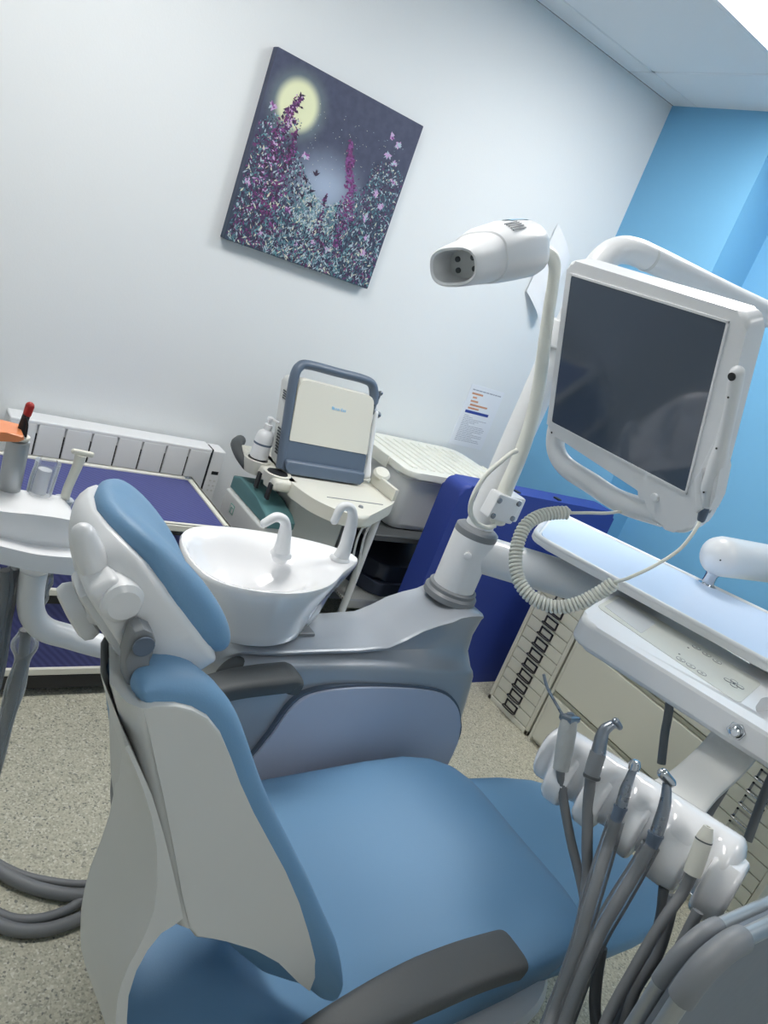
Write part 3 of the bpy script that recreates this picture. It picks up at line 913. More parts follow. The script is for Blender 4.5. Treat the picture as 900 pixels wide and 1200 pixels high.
# white side panels
side_px = [(165, 828), (182, 824), (205, 824), (225, 829), (243, 839), (258, 858), (269, 885), (280, 915), (296, 950), (315, 985), (333, 1018), (349, 1055), (360, 1090), (368, 1122), (369, 1143), (362, 1161), (348, 1148), (325, 1125), (298, 1110), (265, 1100), (228, 1096), (220, 1086), (212, 1045), (202, 990), (190, 930), (177, 872)]
side = [P2(p, YN - 0.014) for p in side_px]
sp_ = B(); sp_.prism([(p.x, YN - 0.018, p.y) for p in side], (0, 0.014, 0), 0.004, 2)
pan0 = obj('side_panel', sp_, WGREY, chair)
# rear shell plate
rear = [P2(p, YN - 0.014) for p in ((165, 828), (177, 872), (190, 930), (202, 990), (212, 1045), (220, 1086))]
sil = ((125, 740), (128, 775), (132, 815), (138, 862), (146, 915), (156, 960))
def srear(y_, dx): return [V((P2(p, y_).x + dx, y_, P2(p, y_).y)) for p in sil]
n3 = lambda y_, dx: [V((p.x + dx, y_, p.y)) for p in rear]
ends = [n3(YN - .0165, 0), n3(YN - .008, -.010), n3(YN + .02, -.018)]
s1, s2, s3 = srear(YN + .085, .004), srear(YN + .115, .001), srear(YN + .15, .010)
for s_ in (s1, s2, s3):
    for k, q in enumerate(s_): q.z = lerp(q.z, rear[k].y, .85)
s4 = [V((p.x + .06, YN + .19, p.z)) for p in s3]
R = []
for e_ in ends + [s1, s2, s3, s4]:
    R.append([V((p.x + .012, e_[0].y, p.y)) if e_ is not s4 else V((q.x + .01, q.y, q.z)) for p, q in zip(rear, e_)] + list(reversed(e_)))
sp_ = B(); sp_.loft(R)
obj('rear_shell', sp_, WGREY, chair, angle=50)

# lower rear shell: a tongue that wraps the rear of the seat
front = [(150, 871), (163, 898), (178, 932), (190, 972), (201, 1015), (209, 1050), (214, 1074), (204, 1082), (188, 1092), (172, 1112), (159, 1136), (150, 1165), (148, 1195), (152, 1225)]
crease = [(146, 874), (157, 897), (168, 925), (177, 955), (183, 990), (184, 1030), (180, 1065), (170, 1092), (160, 1112), (150, 1130), (142, 1150), (137, 1170), (135, 1195), (136, 1225)]
outer = [(139, 876), (137, 897), (134, 925), (128, 955), (118, 985), (106, 1015), (99, 1042), (95, 1065), (94, 1090), (95, 1112), (101, 1135), (108, 1155), (116, 1178), (130, 1215)]
fr = [P2(p, YN - 0.02) for p in front]; cz = [P2(p, YN - 0.02) for p in crease]; ou = [P2(p, 0.60) for p in outer]


def tongue_ring(y, a, b2):
    return [V((p.x, y, p.y)) for p in a] + [V((p.x, y, p.y)) for p in reversed(b2)]


mid = [lerp(c, o, 0.62) for c, o in zip(cz, ou)]
def tfar(y, dx, k): return [V((lerp(o.x, P2(q, y).x, 1) + dx, lerp(o.y, P2(q, y).y, k))) for o, q in zip(ou, outer)]
R = [tongue_ring(YN - 0.022, fr, cz), tongue_ring(YN + 0.01, fr, mid), tongue_ring(0.60, fr, ou), tongue_ring(.65, [p + V((.012, 0)) for p in fr], tfar(.65, .006, .3)), tongue_ring(.70, [p + V((.04, 0)) for p in fr], tfar(.70, .016, .3)), tongue_ring(.76, [p + V((.09, 0)) for p in fr], tfar(.76, .05, .3))]
tb = B(); tb.loft(R); obj('lower_shell', tb, WGREY, chair, angle=32)

# headrest
HL = V((.150, 0, -.152)).normalized(); HN = V((-HL.z, 0, HL.x)); HC = PY((181, 670), 0.655); HLEN = 0.16
HY0, HY1 = 0.595, 0.905


def head_loft(b_, hw, half, nz0, th, lobes, e=3.0, n=36, eL=2.2, wedge=None):
    R = []
    for t in [-1, -.985, -.95, -.88, -.75, -.55, -.3, 0, .3, .55, .75, .88, .95, .985, 1]:
        q = max(0.0, 1 - abs(t) ** e) ** (1 / e)
        a = half * (0.10 + 0.90 * q); h = th * (0.2 + 0.8 * q ** .8)
        off = nz0 + lobes * (abs(t) ** 1.6) - lobes * 0.5 * max(0, (abs(t) - .7) / .3) ** 2
        ring = []
        for k in range(n):
            an = 2 * PI * k / n; c, s = math.cos(an), math.sin(an)
            l = a * math.copysign(abs(c) ** (2 / eL), c); m_ = h * math.copysign(abs(s) ** (2 / eL), s)
            if wedge and m_ > 0: m_ *= .5
            if wedge and m_ < 0: m_ *= lerp(wedge[0], wedge[1], (l / half + 1) / 2)
            ring.append(HC + HL * l + HN * (off + m_) + V((0, t * hw, 0)))
        R.append(ring)
    b_.loft(R)


hb = B(); head_loft(hb, 0.099, 0.098, 0.001, 0.026, 0.021, e=2.3)
obj('headrest_pad', hb, BLUE, chair, angle=70)
hb = B(); head_loft(hb, 0.1035, 0.097, -0.012, 0.028, 0.016, e=2.5, wedge=(1.5, 2.8), eL=2.4)
obj('headrest_shell', hb, WPL, chair, angle=70)
# headrest adjuster
YM = 0.60
def HQ(p, y=YM): return PY(p, y)
hb = B()
mA, mB = HQ((108, 662)), HQ((166, 752))
md = (mB - mA).normalized(); mn = V((md.z, 0, -md.x))
mrot = Matrix(((md.x, 0, -mn.x), (0, 1, 0), (md.z, 0, -mn.z)))
hb.box((mA + mB) / 2, ((mB - mA).length, 0.075, 0.030), 0.008, 3, mrot)
hb.box((mA + mB) / 2 + mn * .012 + md * .004, ((mB - mA).length * .9, 0.045, 0.022), 0.006, 2, mrot)
hb.tube([HQ((98, 628)), HQ((103, 645)), HQ((110, 662))], [.012, .015, .015], 14, flat=.9, round_end=True)
adj = obj('headrest_adjuster', hb, WPL, chair)
hb = B(); hb.lathe([(0.014, -.044), (0.019, -.040), (0.021, -.02), (0.021, .02), (0.019, .040), (0.014, .044)], HQ((131, 680)), (0, 1, 0), 22)
obj('pivot_barrel', hb, WPL, adj)
kb = B(); kc = HQ((92, 716), .66); kx = (HQ((112, 745), .66) - HQ((78, 688), .66)); kl = kx.length / 2; kx.normalize(); kn = V((-kx.z, 0, kx.x))
rings = []
for h, s_ in ((-.010, .7), (-.007, .93), (0, 1), (.007, .93), (.010, .7)):
    rings.append([kc + kn * h + (kx * math.cos(2 * PI * k / 48) * kl + V((0, 1, 0)) * math.sin(2 * PI * k / 48) * .028) * s_ * (1 + .06 * math.cos(2 * PI * k / 48 * 6)) for k in range(48)])
kb.loft(rings); kb.tube([kc, HQ((126, 708), .64)], [0.015, 0.020], 14)
obj('release_knob', kb, WPL, adj)
# grey hinge bracket
gb = B()
hp_ = [PY(p, 0.535) for p in ((152, 752), (158, 741), (169, 737), (180, 742), (184, 754), (180, 770), (170, 785), (164, 800), (157, 815), (147, 800), (148, 775))]
gb.prism([(p.x, 0.535, p.z) for p in hp_], (0, 0.022, 0), 0.004, 2)
gb.prism([(p.x, 0.66, p.z) for p in hp_], (0, 0.022, 0), 0.004, 2)
q = PY((149, 790), .60); gb.box((q.x + 0.012, 0.618, q.z + .0), (0.012, 0.10, 0.06), 0.003, 1)
br = obj('hinge_bracket', gb, MGREY, chair)
gb = B(); c = PY((168, 757), 0.533); gb.lathe([(0.0095, 0), (0.0095, 0.002), (0.008, 0.003)], c, (0, -1, 0), 20)
gb.tube([c + V((0, .01, 0)), c + V((0, .125, 0))], 0.006, 12)
obj('pivot_cap', gb, SLATE, br)
# armrests
def armrest(yc, xt, zt, sgn):
    b_ = B()
    path = cr([(0.50, yc, zt - 0.085), (0.56, yc, zt - 0.045), (0.66, yc, zt - 0.012), (0.77, yc, zt), (xt - 0.02, yc, zt - 0.004), (xt, yc, zt - 0.008)], 6)
    R = []
    for i, p in enumerate(path):
        t = i / (len(path) - 1)
        w2, h2 = lerp(0.022, 0.034, min(1, t * 2)), 0.019
        q = 1.0 if i < len(path) - 1 else .86
        tn = (path[min(i + 1, len(path) - 1)] - path[max(i - 1, 0)]).normalized(); up = V((-tn.z, 0, tn.x))
        R.append([p + V((0, math.copysign(abs(math.cos(2 * PI * k / 24)) ** .55, math.cos(2 * PI * k / 24)) * w2 * q, 0)) + up * math.copysign(abs(math.sin(2 * PI * k / 24)) ** .55, math.sin(2 * PI * k / 24)) * h2 * q for k in range(24)])
    b_.loft(R)
    a = obj('armrest', b_, DGREY, chair, angle=40)
    s_ = B(); s_.tube(cr([(0.52, yc, zt - 0.08), (0.50, yc - sgn * 0.02, zt - 0.13), (0.50, yc - sgn * 0.06, zt - 0.20), (0.52, yc - sgn * 0.14, zt - 0.24)], 5), [0.024, 0.026, 0.03, 0.03], 14)
    obj('armrest_support', s_, MGREY, a)


armrest(0.432, 0.882, 0.672, -1)
armrest(1.028, 0.795, 0.722, 1)

# ----------------------------------------------------------------------------- spittoon unit
unit = thing('spittoon_unit', 'silver grey spittoon unit with lavender side panel and white post beside chair', 'dental unit', (1.0, 1.25, 0))
ub = B(); R = []
def unit_profile(x):
    zt = interp([.58, .74, .95, 1.04, 1.19, 1.26, 1.36], [.705, .728, .735, .742, .805, .832, .835], x)
    yr = interp([.58, .80, 1.1, 1.25], [1.135, 1.10, 1.092, 1.092], x)      # ridge
    yl = interp([.58, .80, 1.1, 1.3], [1.11, 1.083, 1.074, 1.074], x)      # ledge
    zl = interp([.58, .80, 1.0, 1.35], [.672, .712, .714, .69], x)
    dz = max(0.012, zt - zl)
    return [(1.27, 0.02), (1.14, 0.02), (1.10, 0.10), (1.088, 0.30), (1.078, 0.50), (yl, zl - 0.055), (yl, zl - 0.018), (yl + 0.006, zl - 0.006), (yl + 0.018, zl), (yr + 0.022, zl + dz * .22), (yr + 0.02, zl + dz * .55), (yr + 0.006, zt - 0.012), (yr + 0.002, zt - 0.004), (yr + 0.01, zt), (1.20, zt), (1.25, zt - .006), (1.27, zt - 0.03)]
for x, ins in ((.70, .035), (.705, .018), (.714, .006), (.73, 0), (.76, 0), (.80, 0), (.86, 0), (.92, 0), (.98, 0), (1.02, 0), (1.06, 0), (1.10, 0), (1.14, 0), (1.18, 0), (1.22, 0), (1.24, 0), (1.27, 0), (1.295, 0), (1.315, .004), (1.328, .014), (1.335, .03)):
    pr_ = [V((a, c)) for a, c in unit_profile(x)]
    ring = []
    for p in pr_:
        q = V((p.x + (ins if p.x < 1.2 else -ins), max(0.02, p.y - (ins if p.y > .2 else 0))))
        wz = max(0, min(1, (.80 - q.y) / .36))
        ring.append(V((x + max(0, x - 1.18) / .155 * .085 * wz, q.x, q.y)))
    R.append(ring)
ub.loft(R); obj('body', ub, SILV, unit, angle=44)
px_ = [(318, 862), (345, 826), (372, 812), (420, 806), (480, 807), (518, 813), (534, 826), (539, 845), (536, 870)]
pp = [P2(p, 1.066) for p in px_]
pp = pp + [V((pp[-1].x - .01, .30)), V((pp[-1].x - .08, .24)), V((pp[0].x, .24)), V((pp[0].x - .05, .40))]
pp = [V((p.x, p.y)) for p in cr([(p.x, p.y, 0) for p in pp], 4, closed=True)]
pb = B(); pb.prism([(p.x, 1.064, p.y) for p in pp], (0, 0.04, 0), 0.006, 3); obj('side_panel', pb, PANEL, unit, label='lavender side panel')
pb = B(); pg = inset2(pp, -0.006); pb.prism([(p.x, 1.0695, p.y) for p in pg], (0, 0.03, 0)); obj('panel_seam', pb, SLATE, unit, label='dark seam round the side panel')
# bowl
rim = [(0.575, 1.20), (0.578, 1.13), (0.605, 1.085), (0.66, 1.062), (0.73, 1.056), (0.80, 1.072), (0.86, 1.105), (0.915, 1.155), (0.965, 1.195), (0.995, 1.225), (0.985, 1.258), (0.93, 1.29), (0.86, 1.312), (0.78, 1.325), (0.70, 1.328), (0.635, 1.312), (0.592, 1.27)]
rim = [V((p.x, p.y)) for p in cr([(a, c, 0) for a, c in rim], 3, closed=True)]
rc = V((0.76, 1.20))
basin_c = V((0.715, 1.19))
bb = B(); R = []
def bring(k, z_, c=rc, tgt=None, m_=0.0):
    out = []
    for p in rim:
        q = c + (p - c) * k
        out.append(V((q.x, q.y, z_)))
    return out
for k, z_, cx in ((.64, .738, .812), (.67, .742, .812), (.72, .765, .80), (.79, .80, .78), (.90, .838, .77), (.965, .862, .762), (.995, .876, .76), (1.0, .884, .76), (.985, .889, .76), (.95, .887, .76)):
    R.append(bring(k, z_, V((cx, 1.20))))
# inner basin ellipse blends from the rim to a round bowl
nr = len(rim)
for t, z_ in ((.25, .884), (.5, .878), (.7, .868), (.86, .852), (.95, .832), (1.0, .812)):
    ring = []
    for i, p in enumerate(rim):
        d = p - basin_c; ang = math.atan2(d.y / .10, d.x / .125)
        s_ = 1.0 if t < .86 else (.9 if t < .9 else (.72 if t < 1 else .45))
        e_ = V((basin_c.x + .125 * s_ * math.cos(ang), basin_c.y + .10 * s_ * math.sin(ang)))
        q = lerp(rc + (p - rc) * .95, e_, min(1, t / .7))
        ring.append(V((q.x, q.y, z_)))
    R.append(ring)
R.append([V((basin_c.x + (p.x - basin_c.x) * .1, basin_c.y + (p.y - basin_c.y) * .1, .803)) for p in rim])
bb.loft(R); bowl = obj('bowl', bb, WGL, unit, angle=60)
db = B(); db.lathe([(0.018, 0), (0.018, .003), (0.012, .004)], (basin_c.x, basin_c.y, .803), (0, 0, 1), 18); obj('drain', db, CHROME, bowl)
def spout(base, pts, r0, r1):
    b_ = B(); b_.tube(cr([base] + pts, 7), [r0, lerp(r0, r1, .5), r1, r1 * .95, r1 * .85], 14, round_end=True)
    b_.lathe([(r0 * 1.25, 0), (r0 * 1.2, .004), (r0, .008)], (base[0], base[1], .884), (0, 0, 1), 18)
    return b_
y = 1.225
S = lambda p: tuple(PY(p, y))
o = obj('water_spout', spout((0.797, y, 0.882), [S((333, 630)), S((334, 612)), S((324, 606)), S((310, 613))], .0185, .0105), WPL, bowl)
o = obj('water_spout', spout((0.945, y, 0.878), [S((405, 640)), S((413, 608)), S((410, 595)), S((400, 595)), S((392, 610))], .0185, .0105), WPL, bowl)
lb = B(); lb.span((0.735, 1.15, .728), (0.90, 1.26, .741), 0.006, 2); obj('bowl_seat', lb, MGREY, unit)
# post
PXC, PYC = 1.27, 1.187
pb = B(); pb.lathe([(.050, .828), (.052, .85), (.052, 1.0), (.050, 1.004)], (PXC, PYC, 0), (0, 0, 1), 36)
obj('post', pb, WPL, unit)
pb = B(); pb.lathe([(.066, .828), (.066, .842), (.060, .848), (.060, .856), (.053, .86)], (PXC, PYC, 0), (0, 0, 1), 36)
obj('base_collar', pb, MGREY, unit); pb = B(); pb.lathe([(.0515, .994), (.0525, 1.0), (.052, 1.012), (.046, 1.016), (.040, 1.016)], (PXC, PYC, 0), (0, 0, 1), 36)
obj('top_collar', pb, MGREY, unit)
pb = B(); q = PY((543, 640), PYC - 0.045); pb.lathe([(.009, 0), (.009, .012), (.006, .014)], V((PXC - .032, PYC - .034, .958)), (-.68, -.73, 0), 18)
obj('post_cap', pb, WPL, unit)
# horizontal arm to the delivery unit
ab = B(); ab.tube(cr([(PXC, PYC, .955), (1.36, 1.14, .956), (1.47, 1.085, .957), (1.56, 1.03, .958), (1.64, .95, .96)], 8), 0.046, 24, round_end=True)
obj('swing_arm', ab, WPL, unit)
ab = B(); ab.lathe([(.05, .95), (.055, .96), (.055, 1.0), (.048, 1.022)], (1.645, .948, 0), (0, 0, 1), 26)
obj('swivel', ab, WPL, unit)
# left end pedal / lamp socket
gb = B(); gb.tube(cr([PY(p, 1.12) for p in ((258, 806), (262, 790), (275, 779), (285, 782), (287, 800))], 5), .016, 12, round_end=True)
obj('hose_guide', gb, DGREY, unit)

# ----------------------------------------------------------------------------- light column and whitening lamp
lc = thing('light_column', 'white light column with thick arm reaching right behind the monitor', 'lamp arm', (1.285, 1.20, 1.016))
cbm = B(); a0 = V((1.285, 1.20, 1.0165))
cpts = cr([a0, (1.285, 1.20, 1.2), (1.290, 1.20, 1.45), (1.295, 1.20, 1.61), (1.302, 1.198, 1.655), (1.325, 1.195, 1.688), (1.37, 1.19, 1.706), (1.46, 1.18, 1.710), (1.7, 1.155, 1.712), (2.0, 1.12, 1.718), (2.3, 1.09, 1.722)], 6)
cbm.tube(cpts, [.034 if p.z < 1.5 else .0295 for p in cpts], 24)
obj('column', cbm, WPL, lc)
rb = B(); rb.lathe([(.030, 0), (.0305, .002), (.0305, .006), (.030, .008)], (1.42, 1.1845, 1.7085), (1, -.1, 0), 28); obj('joint_ring', rb, WGREY, lc)
jb = B(); jb.lathe([(.036, 0), (.045, .01), (.045, .09), (.03, .10)], (2.3, 1.09, 1.665), (0, 0, 1), 24); obj('elbow', jb, WPL, lc)

lamp = thing('whitening_lamp', 'white whitening lamp head on a thin curved pole above the spittoon', 'lamp', (1.235, 1.155, 1.017))
ly = 1.15
pole_px = [(583, 612), (591, 578), (607, 540), (621, 500), (631, 455), (637, 410), (643, 365), (648, 333), (650, 312), (645, 299), (633, 293), (618, 291)]
lb = B(); lb.tube(cr([PY(p, ly) for p in pole_px], 5), [.0185, .0175, .0165, .0155, .0145, .0135, .0125, .012, .0125, .0135, .013, .0125], 16)
obj('pole', lb, LID, lamp)
# clamp on the post top
qc = PY((589, 588), ly); cb_ = B()
cb_.box((qc.x - 0.004, ly - 0.006, qc.z - 0.01), (0.085, 0.035, 0.062), 0.006, 2, Matrix.Rotation(0.12, 3, 'Y'))
cb_.box((qc.x + 0.03, ly + 0.02, qc.z - 0.01), (0.05, 0.075, 0.062), 0.006, 2)
cl = obj('clamp', cb_, WPL, lamp)
pieces('bolt', [B().lathe([(.0065, 0), (.0065, .004), (.004, .0055)], (qc.x - .004 + dx, ly - 0.0235, qc.z + dz), (0, -1, 0), 12) for dx in (-.034, .03) for dz in (-.028, .01)], STEEL, cl)
wb = B(); wb.tube(cr([PY(p, ly - .025) for p in ((606, 528), (598, 532), (587, 541), (570, 556), (556, 578), (551, 598), (557, 612), (570, 618), (580, 616))], 6), .0055, 10)
obj('cable', wb, LID, lamp)
# lamp head
LA = PY((619, 292), ly); LD = PY((530, 305), ly - .11)
ax = (LD - LA).normalized()
side_v = V((0, 0, 1)).cross(ax).normalized(); up_v = ax.cross(side_v).normalized()
if up_v.z < 0: up_v = -up_v
if side_v.x < 0: side_v = -side_v
roll = math.radians(20)          # the head is turned a little on its arm
side_v, up_v = side_v * math.cos(roll) + up_v * math.sin(roll), up_v * math.cos(roll) - side_v * math.sin(roll)
Ln = (LD - LA).length
prof = [(0.0, .022, .022, 0), (0.015, .040, .036, 0), (0.06, .052, .046, .0), (0.16, .059, .052, .002), (0.35, .061, .053, .003), (0.58, .059, .049, .0), (0.68, .056, .044, -.003), (0.685, .053, .041, -.003), (0.74, .052, .039, -.006), (0.92, .049, .035, -.009), (0.98, .048, .033, -.010), (1.0, .044, .030, -.010)]
hb = B(); R = []
def lring(t, w2, h2, off, n=32, e=2.7):
    out = []
    for k in range(n):
        a = 2 * PI * k / n; c, s = math.cos(a), math.sin(a)
        out.append(LA + ax * (t * Ln) + side_v * (math.copysign(abs(c) ** (2 / e), c) * w2) + up_v * (math.copysign(abs(s) ** (2 / e), s) * h2 + off))
    return out
for a in prof: R.append(lring(*a))
R.append(lring(.992, .040, .026, -.010)); R.append(lring(.80, .036, .023, -.009))
hb.loft(R); hd = obj('lamp_head', hb, WPL, lamp, angle=35)
fb = B(); fb.loft([lring(.815, .0365, .0235, -.009), lring(.805, .0365, .0235, -.009)]); lens = obj('lens_plate', fb, WGREY, hd)
pieces('led', [B().lathe([(.0048, 0), (.0048, .003), (.002, .0045)], LA + ax * (.813 * Ln) + side_v * s1 + up_v * (s2 - .009), ax, 12) for s1, s2 in ((.010, .009), (.012, -.009), (-.020, .008), (-.020, -.010))], DGREY, lens)
def on_head(t, s_, lift=.0006):
    w2 = interp([.06, .16, .35, .58], [.052, .059, .061, .059], t); h2 = interp([.06, .16, .35, .58], [.046, .052, .053, .049], t)
    return LA + ax * (t * Ln) + side_v * (s_ * w2) + up_v * (h2 * (1 - abs(s_) ** 2.7) ** (1 / 2.7) + .003 + lift)
pieces('vent', [B().tube([on_head(.40, .56 + i * .07, .0004), on_head(.49, .56 + i * .07, .0004), on_head(.56, .56 + i * .07, .0004)], .0011, 6) for i in range(5)], MGREY, hd)
st = B()
rows = [[on_head(t_, s_) for s_ in (.02, .16, .30, .44)] for t_ in (.10, .2, .3, .4)]
for i in range(3):
    for j in range(3): st.face([rows[i][j], rows[i][j + 1], rows[i + 1][j + 1], rows[i + 1][j]])
bmesh.ops.remove_doubles(st.bm, verts=st.bm.verts, dist=1e-5)
obj('sky_blue_label', st, BLUEST, hd)

# ----------------------------------------------------------------------------- monitor
MU, MV, MN = V((0, -1, 0)), V((.39, 0, -.9208)), V((-.9208, 0, -.39))
MO = V((1.121, 1.084, 1.60))
mon = thing('monitor', 'white framed monitor with dark blank screen and carry handle, above the tray', 'monitor', MO + MU * .18 + MV * .3)
def MP(u, v, d=0.0): return MO + MU * u + MV * v + MN * d
fb = B()
ol = round_poly([(-.016, -.028), (.388, -.022), (.392, .335), (.372, .388), (.30, .402), (.262, .352), (-.016, .330)], [.02, .025, .04, .05, .04, .02, .015], 5)
hole_o = [(0.0, 0.0), (.351, 0.0), (.351, .304), (0.0, .304)]
# frame face with the screen set into it
fb.prism([MP(p.x, p.y, -.045) for p in ol], MN * .045, 0.008, 3)
frame = obj('frame', fb, WPL, mon)
sb = B(); sb.prism([MP(a, c, 0.0004) for a, c in round_poly([(.0, .0), (.351, .0), (.351, .304), (.0, .304)], .004, 2)], MN * .0008)
obj('screen', sb, SCREEN, mon)
# raised lip round the screen
rb = B()
for a, c in (((-.004, -.004), (.355, 0)), ((-.004, .304), (.355, .3085)), ((-.004, -.004), (0, .3085)), ((.351, -.004), (.355, .3085))):
    rb.prism([MP(a[0], a[1], 0), MP(c[0], a[1], 0), MP(c[0], c[1], 0), MP(a[0], c[1], 0)], MN * .002)
obj('lip', rb, WPL, frame)
hb = B()
hl = cr([MP(.0, .30, -.022), MP(-.004, .345, -.020), MP(.008, .378, -.018), MP(.045, .398, -.018), MP(.12, .402, -.018), (MP(.20, .405, -.018)), MP(.30, .385, -.02)], 7)
hb.tube(hl, .0245, 18, flat=.62, up=MN)
obj('carry_handle', hb, WPL, mon)
kb = B(); kb.lathe([(.0085, 0), (.0085, .004), (.006, .005)], MP(.292, .345, 0), MN, 18); obj('button', kb, WPL, mon)
kb = B(); kb.lathe([(.0022, 0), (.0022, .001)], MP(.003, .328, 0), MN, 10); obj('indicator', kb, BLACK, mon)
bb = B(); bb.prism([MP(a, c, -.085) for a, c in round_poly([(.05, .03), (.33, .03), (.33, .29), (.05, .29)], .03, 4)], MN * .045, .012, 3)
obj('rear_cover', bb, WPL, mon)
bb = B(); q = MP(.10, .16, -.08); bb.tube([q, V((1.285, 1.0, q.z + .005)), V((1.285, 1.165, q.z + .005))], .02, 12)
bb.lathe([(.035, -.03), (.043, -.026), (.043, .026), (.035, .03)], (1.285, 1.20, q.z + .005), (0, 0, 1), 24, cap=False)
obj('mount', bb, WPL, mon)
wb = B(); wb.tube(cr([MP(.09, .31, -.05), MP(.088, .335, -.045), MP(.11, .352, -.045), MP(.15, .352, -.045), MP(.17, .33, -.05)], 5), .003, 8); obj('cable', wb, BLACK, mon)

# intraoral camera in its holder on the monitor's right edge
cam_t = thing('intraoral_camera', 'slim white mouth camera with curly cord, clipped to right edge of monitor', 'camera', MP(.40, .30, .0))
D = 0.035
def MX(p, d):      # sight line met with the plane d in front of the screen
    v = _ray(p); n = MN; return EYE + v * (((MO + MN * d) - EYE).dot(n) / v.dot(n))
bb = B(); bpts = [MX(p, D) for p in ((864, 437), (861, 455), (855, 485), (848, 515), (841, 543), (834, 568), (829, 588))]
bb.tube(cr(bpts, 5), [.0115, .0115, .0105, .011, .015, .0165, .0125], 16, round_end=True)
cbody = obj('body', bb, WPL, cam_t)
kb = B()
c = bpts[0] + MN * .0105; kb.lathe([(.0065, 0), (.0065, .0022), (.004, .003)], c + MV * .004, MN, 14)
for f_ in (1, 3, 5): kb.lathe([(.0017, 0), (.0017, .0012)], lerp(bpts[f_], bpts[f_ + 1], .3) + MN * (.0112 if f_ < 3 else .0125 if f_ < 5 else .0160), MN, 8)
obj('lens_window', kb, BLACK, cbody)
kb = B(); kb.tube([MX((829, 586), D), MX((825, 598), D), MX((822, 608), D)], [.0095, .0085, .007], 12, round_end=True); obj('connector', kb, SLATE, cam_t)
# curly cord
depth = lambda p, d: PD(p, d)
e0 = MX((822, 608), D)
d_end = (e0 - EYE).dot(_f)
ctrl = [((812, 625), d_end + .0), ((795, 645), d_end + .01), ((765, 664), d_end + .02), ((735, 678), d_end + .03)]
coil_px = [((722, 682), 1.385), ((700, 696), 1.40), ((675, 708), 1.41), ((650, 711), 1.42), ((626, 702), 1.43), ((610, 684), 1.44), ((604, 660), 1.45), ((607, 636), 1.46), ((616, 616), 1.47), ((632, 605), 1.48), ((652, 601), 1.49), ((668, 601), 1.495)]
tail = [((690, 601), 1.50), ((715, 601), 1.505), ((742, 596), 1.51), ((760, 585), 1.52)]
axis_pts = cr([depth(*q) for q in coil_px], 60)
L_ = [0]
for i in range(1, len(axis_pts)): L_.append(L_[-1] + (axis_pts[i] - axis_pts[i - 1]).length)
turns = 58; helix = []
uu = V((0, 0, 1)); NP = turns * 12; j = 0
for k in range(NP + 1):
    s_ = L_[-1] * k / NP
    while j < len(L_) - 2 and L_[j + 1] < s_: j += 1
    p = lerp(axis_pts[j], axis_pts[j + 1], (s_ - L_[j]) / max(1e-9, L_[j + 1] - L_[j]))
    t_ = (axis_pts[min(j + 2, len(axis_pts) - 1)] - axis_pts[max(j - 2, 0)]).normalized()
    uu = (uu - t_ * uu.dot(t_)).normalized(); ww = t_.cross(uu)
    a = 2 * PI * k / 12
    rr = .0108 * min(1, k / 8, (NP - k) / 8 + .02)
    helix.append(p + (uu * math.cos(a) + ww * math.sin(a)) * rr)
path = cr([e0] + [depth(*q) for q in ctrl], 5) + helix + cr([depth(*q) for q in tail], 5)
wb = B(); wb.tube(path, .0032, 8); obj('curly_cord', wb, LID, cam_t)
hb = B()
hp2 = [MX(p, .006) for p in ((827, 545), (850, 500), (858, 545), (851, 578), (838, 600), (826, 596))]
hb.prism(hp2, MN * .014, .003, 2)
hb.prism([MX(p, .02) for p in ((826, 556), (835, 545), (836, 592), (828, 597))], MN * .028, .003, 2)
hb.prism([MX(p, .02) for p in ((848, 560), (857, 545), (851, 578), (843, 594))], MN * .028, .003, 2)
obj('camera_holder', hb, WPL, mon)

# ----------------------------------------------------------------------------- delivery unit
tilt = math.radians(-23)
du = thing('delivery_unit', 'white delivery unit with pale blue tray mat and beige control panel at right', 'dental unit', (1.645, .948, 1.023))
TF, TB_ = V((1.382, 1.127)), V((1.674, 1.320))
tdir = V((math.sin(math.radians(22.5)), -math.cos(math.radians(22.5)))); twd = V((-tdir.y, tdir.x))
tdir = V((.385, -.923)); twd = V((.923, .385))
def TP(l, w2, z_): return V((TF.x + tdir.x * l + twd.x * w2, TF.y + tdir.y * l + twd.y * w2, z_))
ol = round_poly([(1.382, 1.127), (1.70, .29), (2.12, .52), (1.665, 1.33)], [.05, .05, .05, .05], 6)
tb = B(); tb.prism([(p.x, p.y, 1.024) for p in ol], (0, 0, .016), .006, 3)
obj('tray', tb, WPL, du)
rb = B(); rim_o = [V((p.x, p.y, 1.040)) for p in inset2(ol, .007)]
path = rim_o + [rim_o[0]]
rb.tube(path, .0075, 10)
obj('tray_rim', rb, WPL, du)
mb = B(); ml = inset2(ol, .02); mb.prism([(p.x, p.y, 1.0402) for p in ml], (0, 0, .0035), .0015, 1); obj('tray_mat', mb, MATPAD, du)
# control panel body
def well_cut(o, pts, depth):
    """cut a well of the given outline into the top of o (real geometry)."""
    c = B(); c.prism([p + V((0, 0, .02)) for p in pts], (0, 0, -.02 - depth), 0.0)
    co = obj('cutter', c, WPL)
    md = o.modifiers.new('cut', 'BOOLEAN'); md.operation = 'DIFFERENCE'; md.object = co; md.solver = 'EXACT'
    bpy.context.view_layer.update()
    dg = bpy.context.evaluated_depsgraph_get()
    me = bpy.data.meshes.new_from_object(o.evaluated_get(dg))
    o.modifiers.clear(); o.data = me
    for p in me.polygons: p.use_smooth = True
    me.set_sharp_from_angle(angle=math.radians(38))
    bpy.data.objects.remove(co)


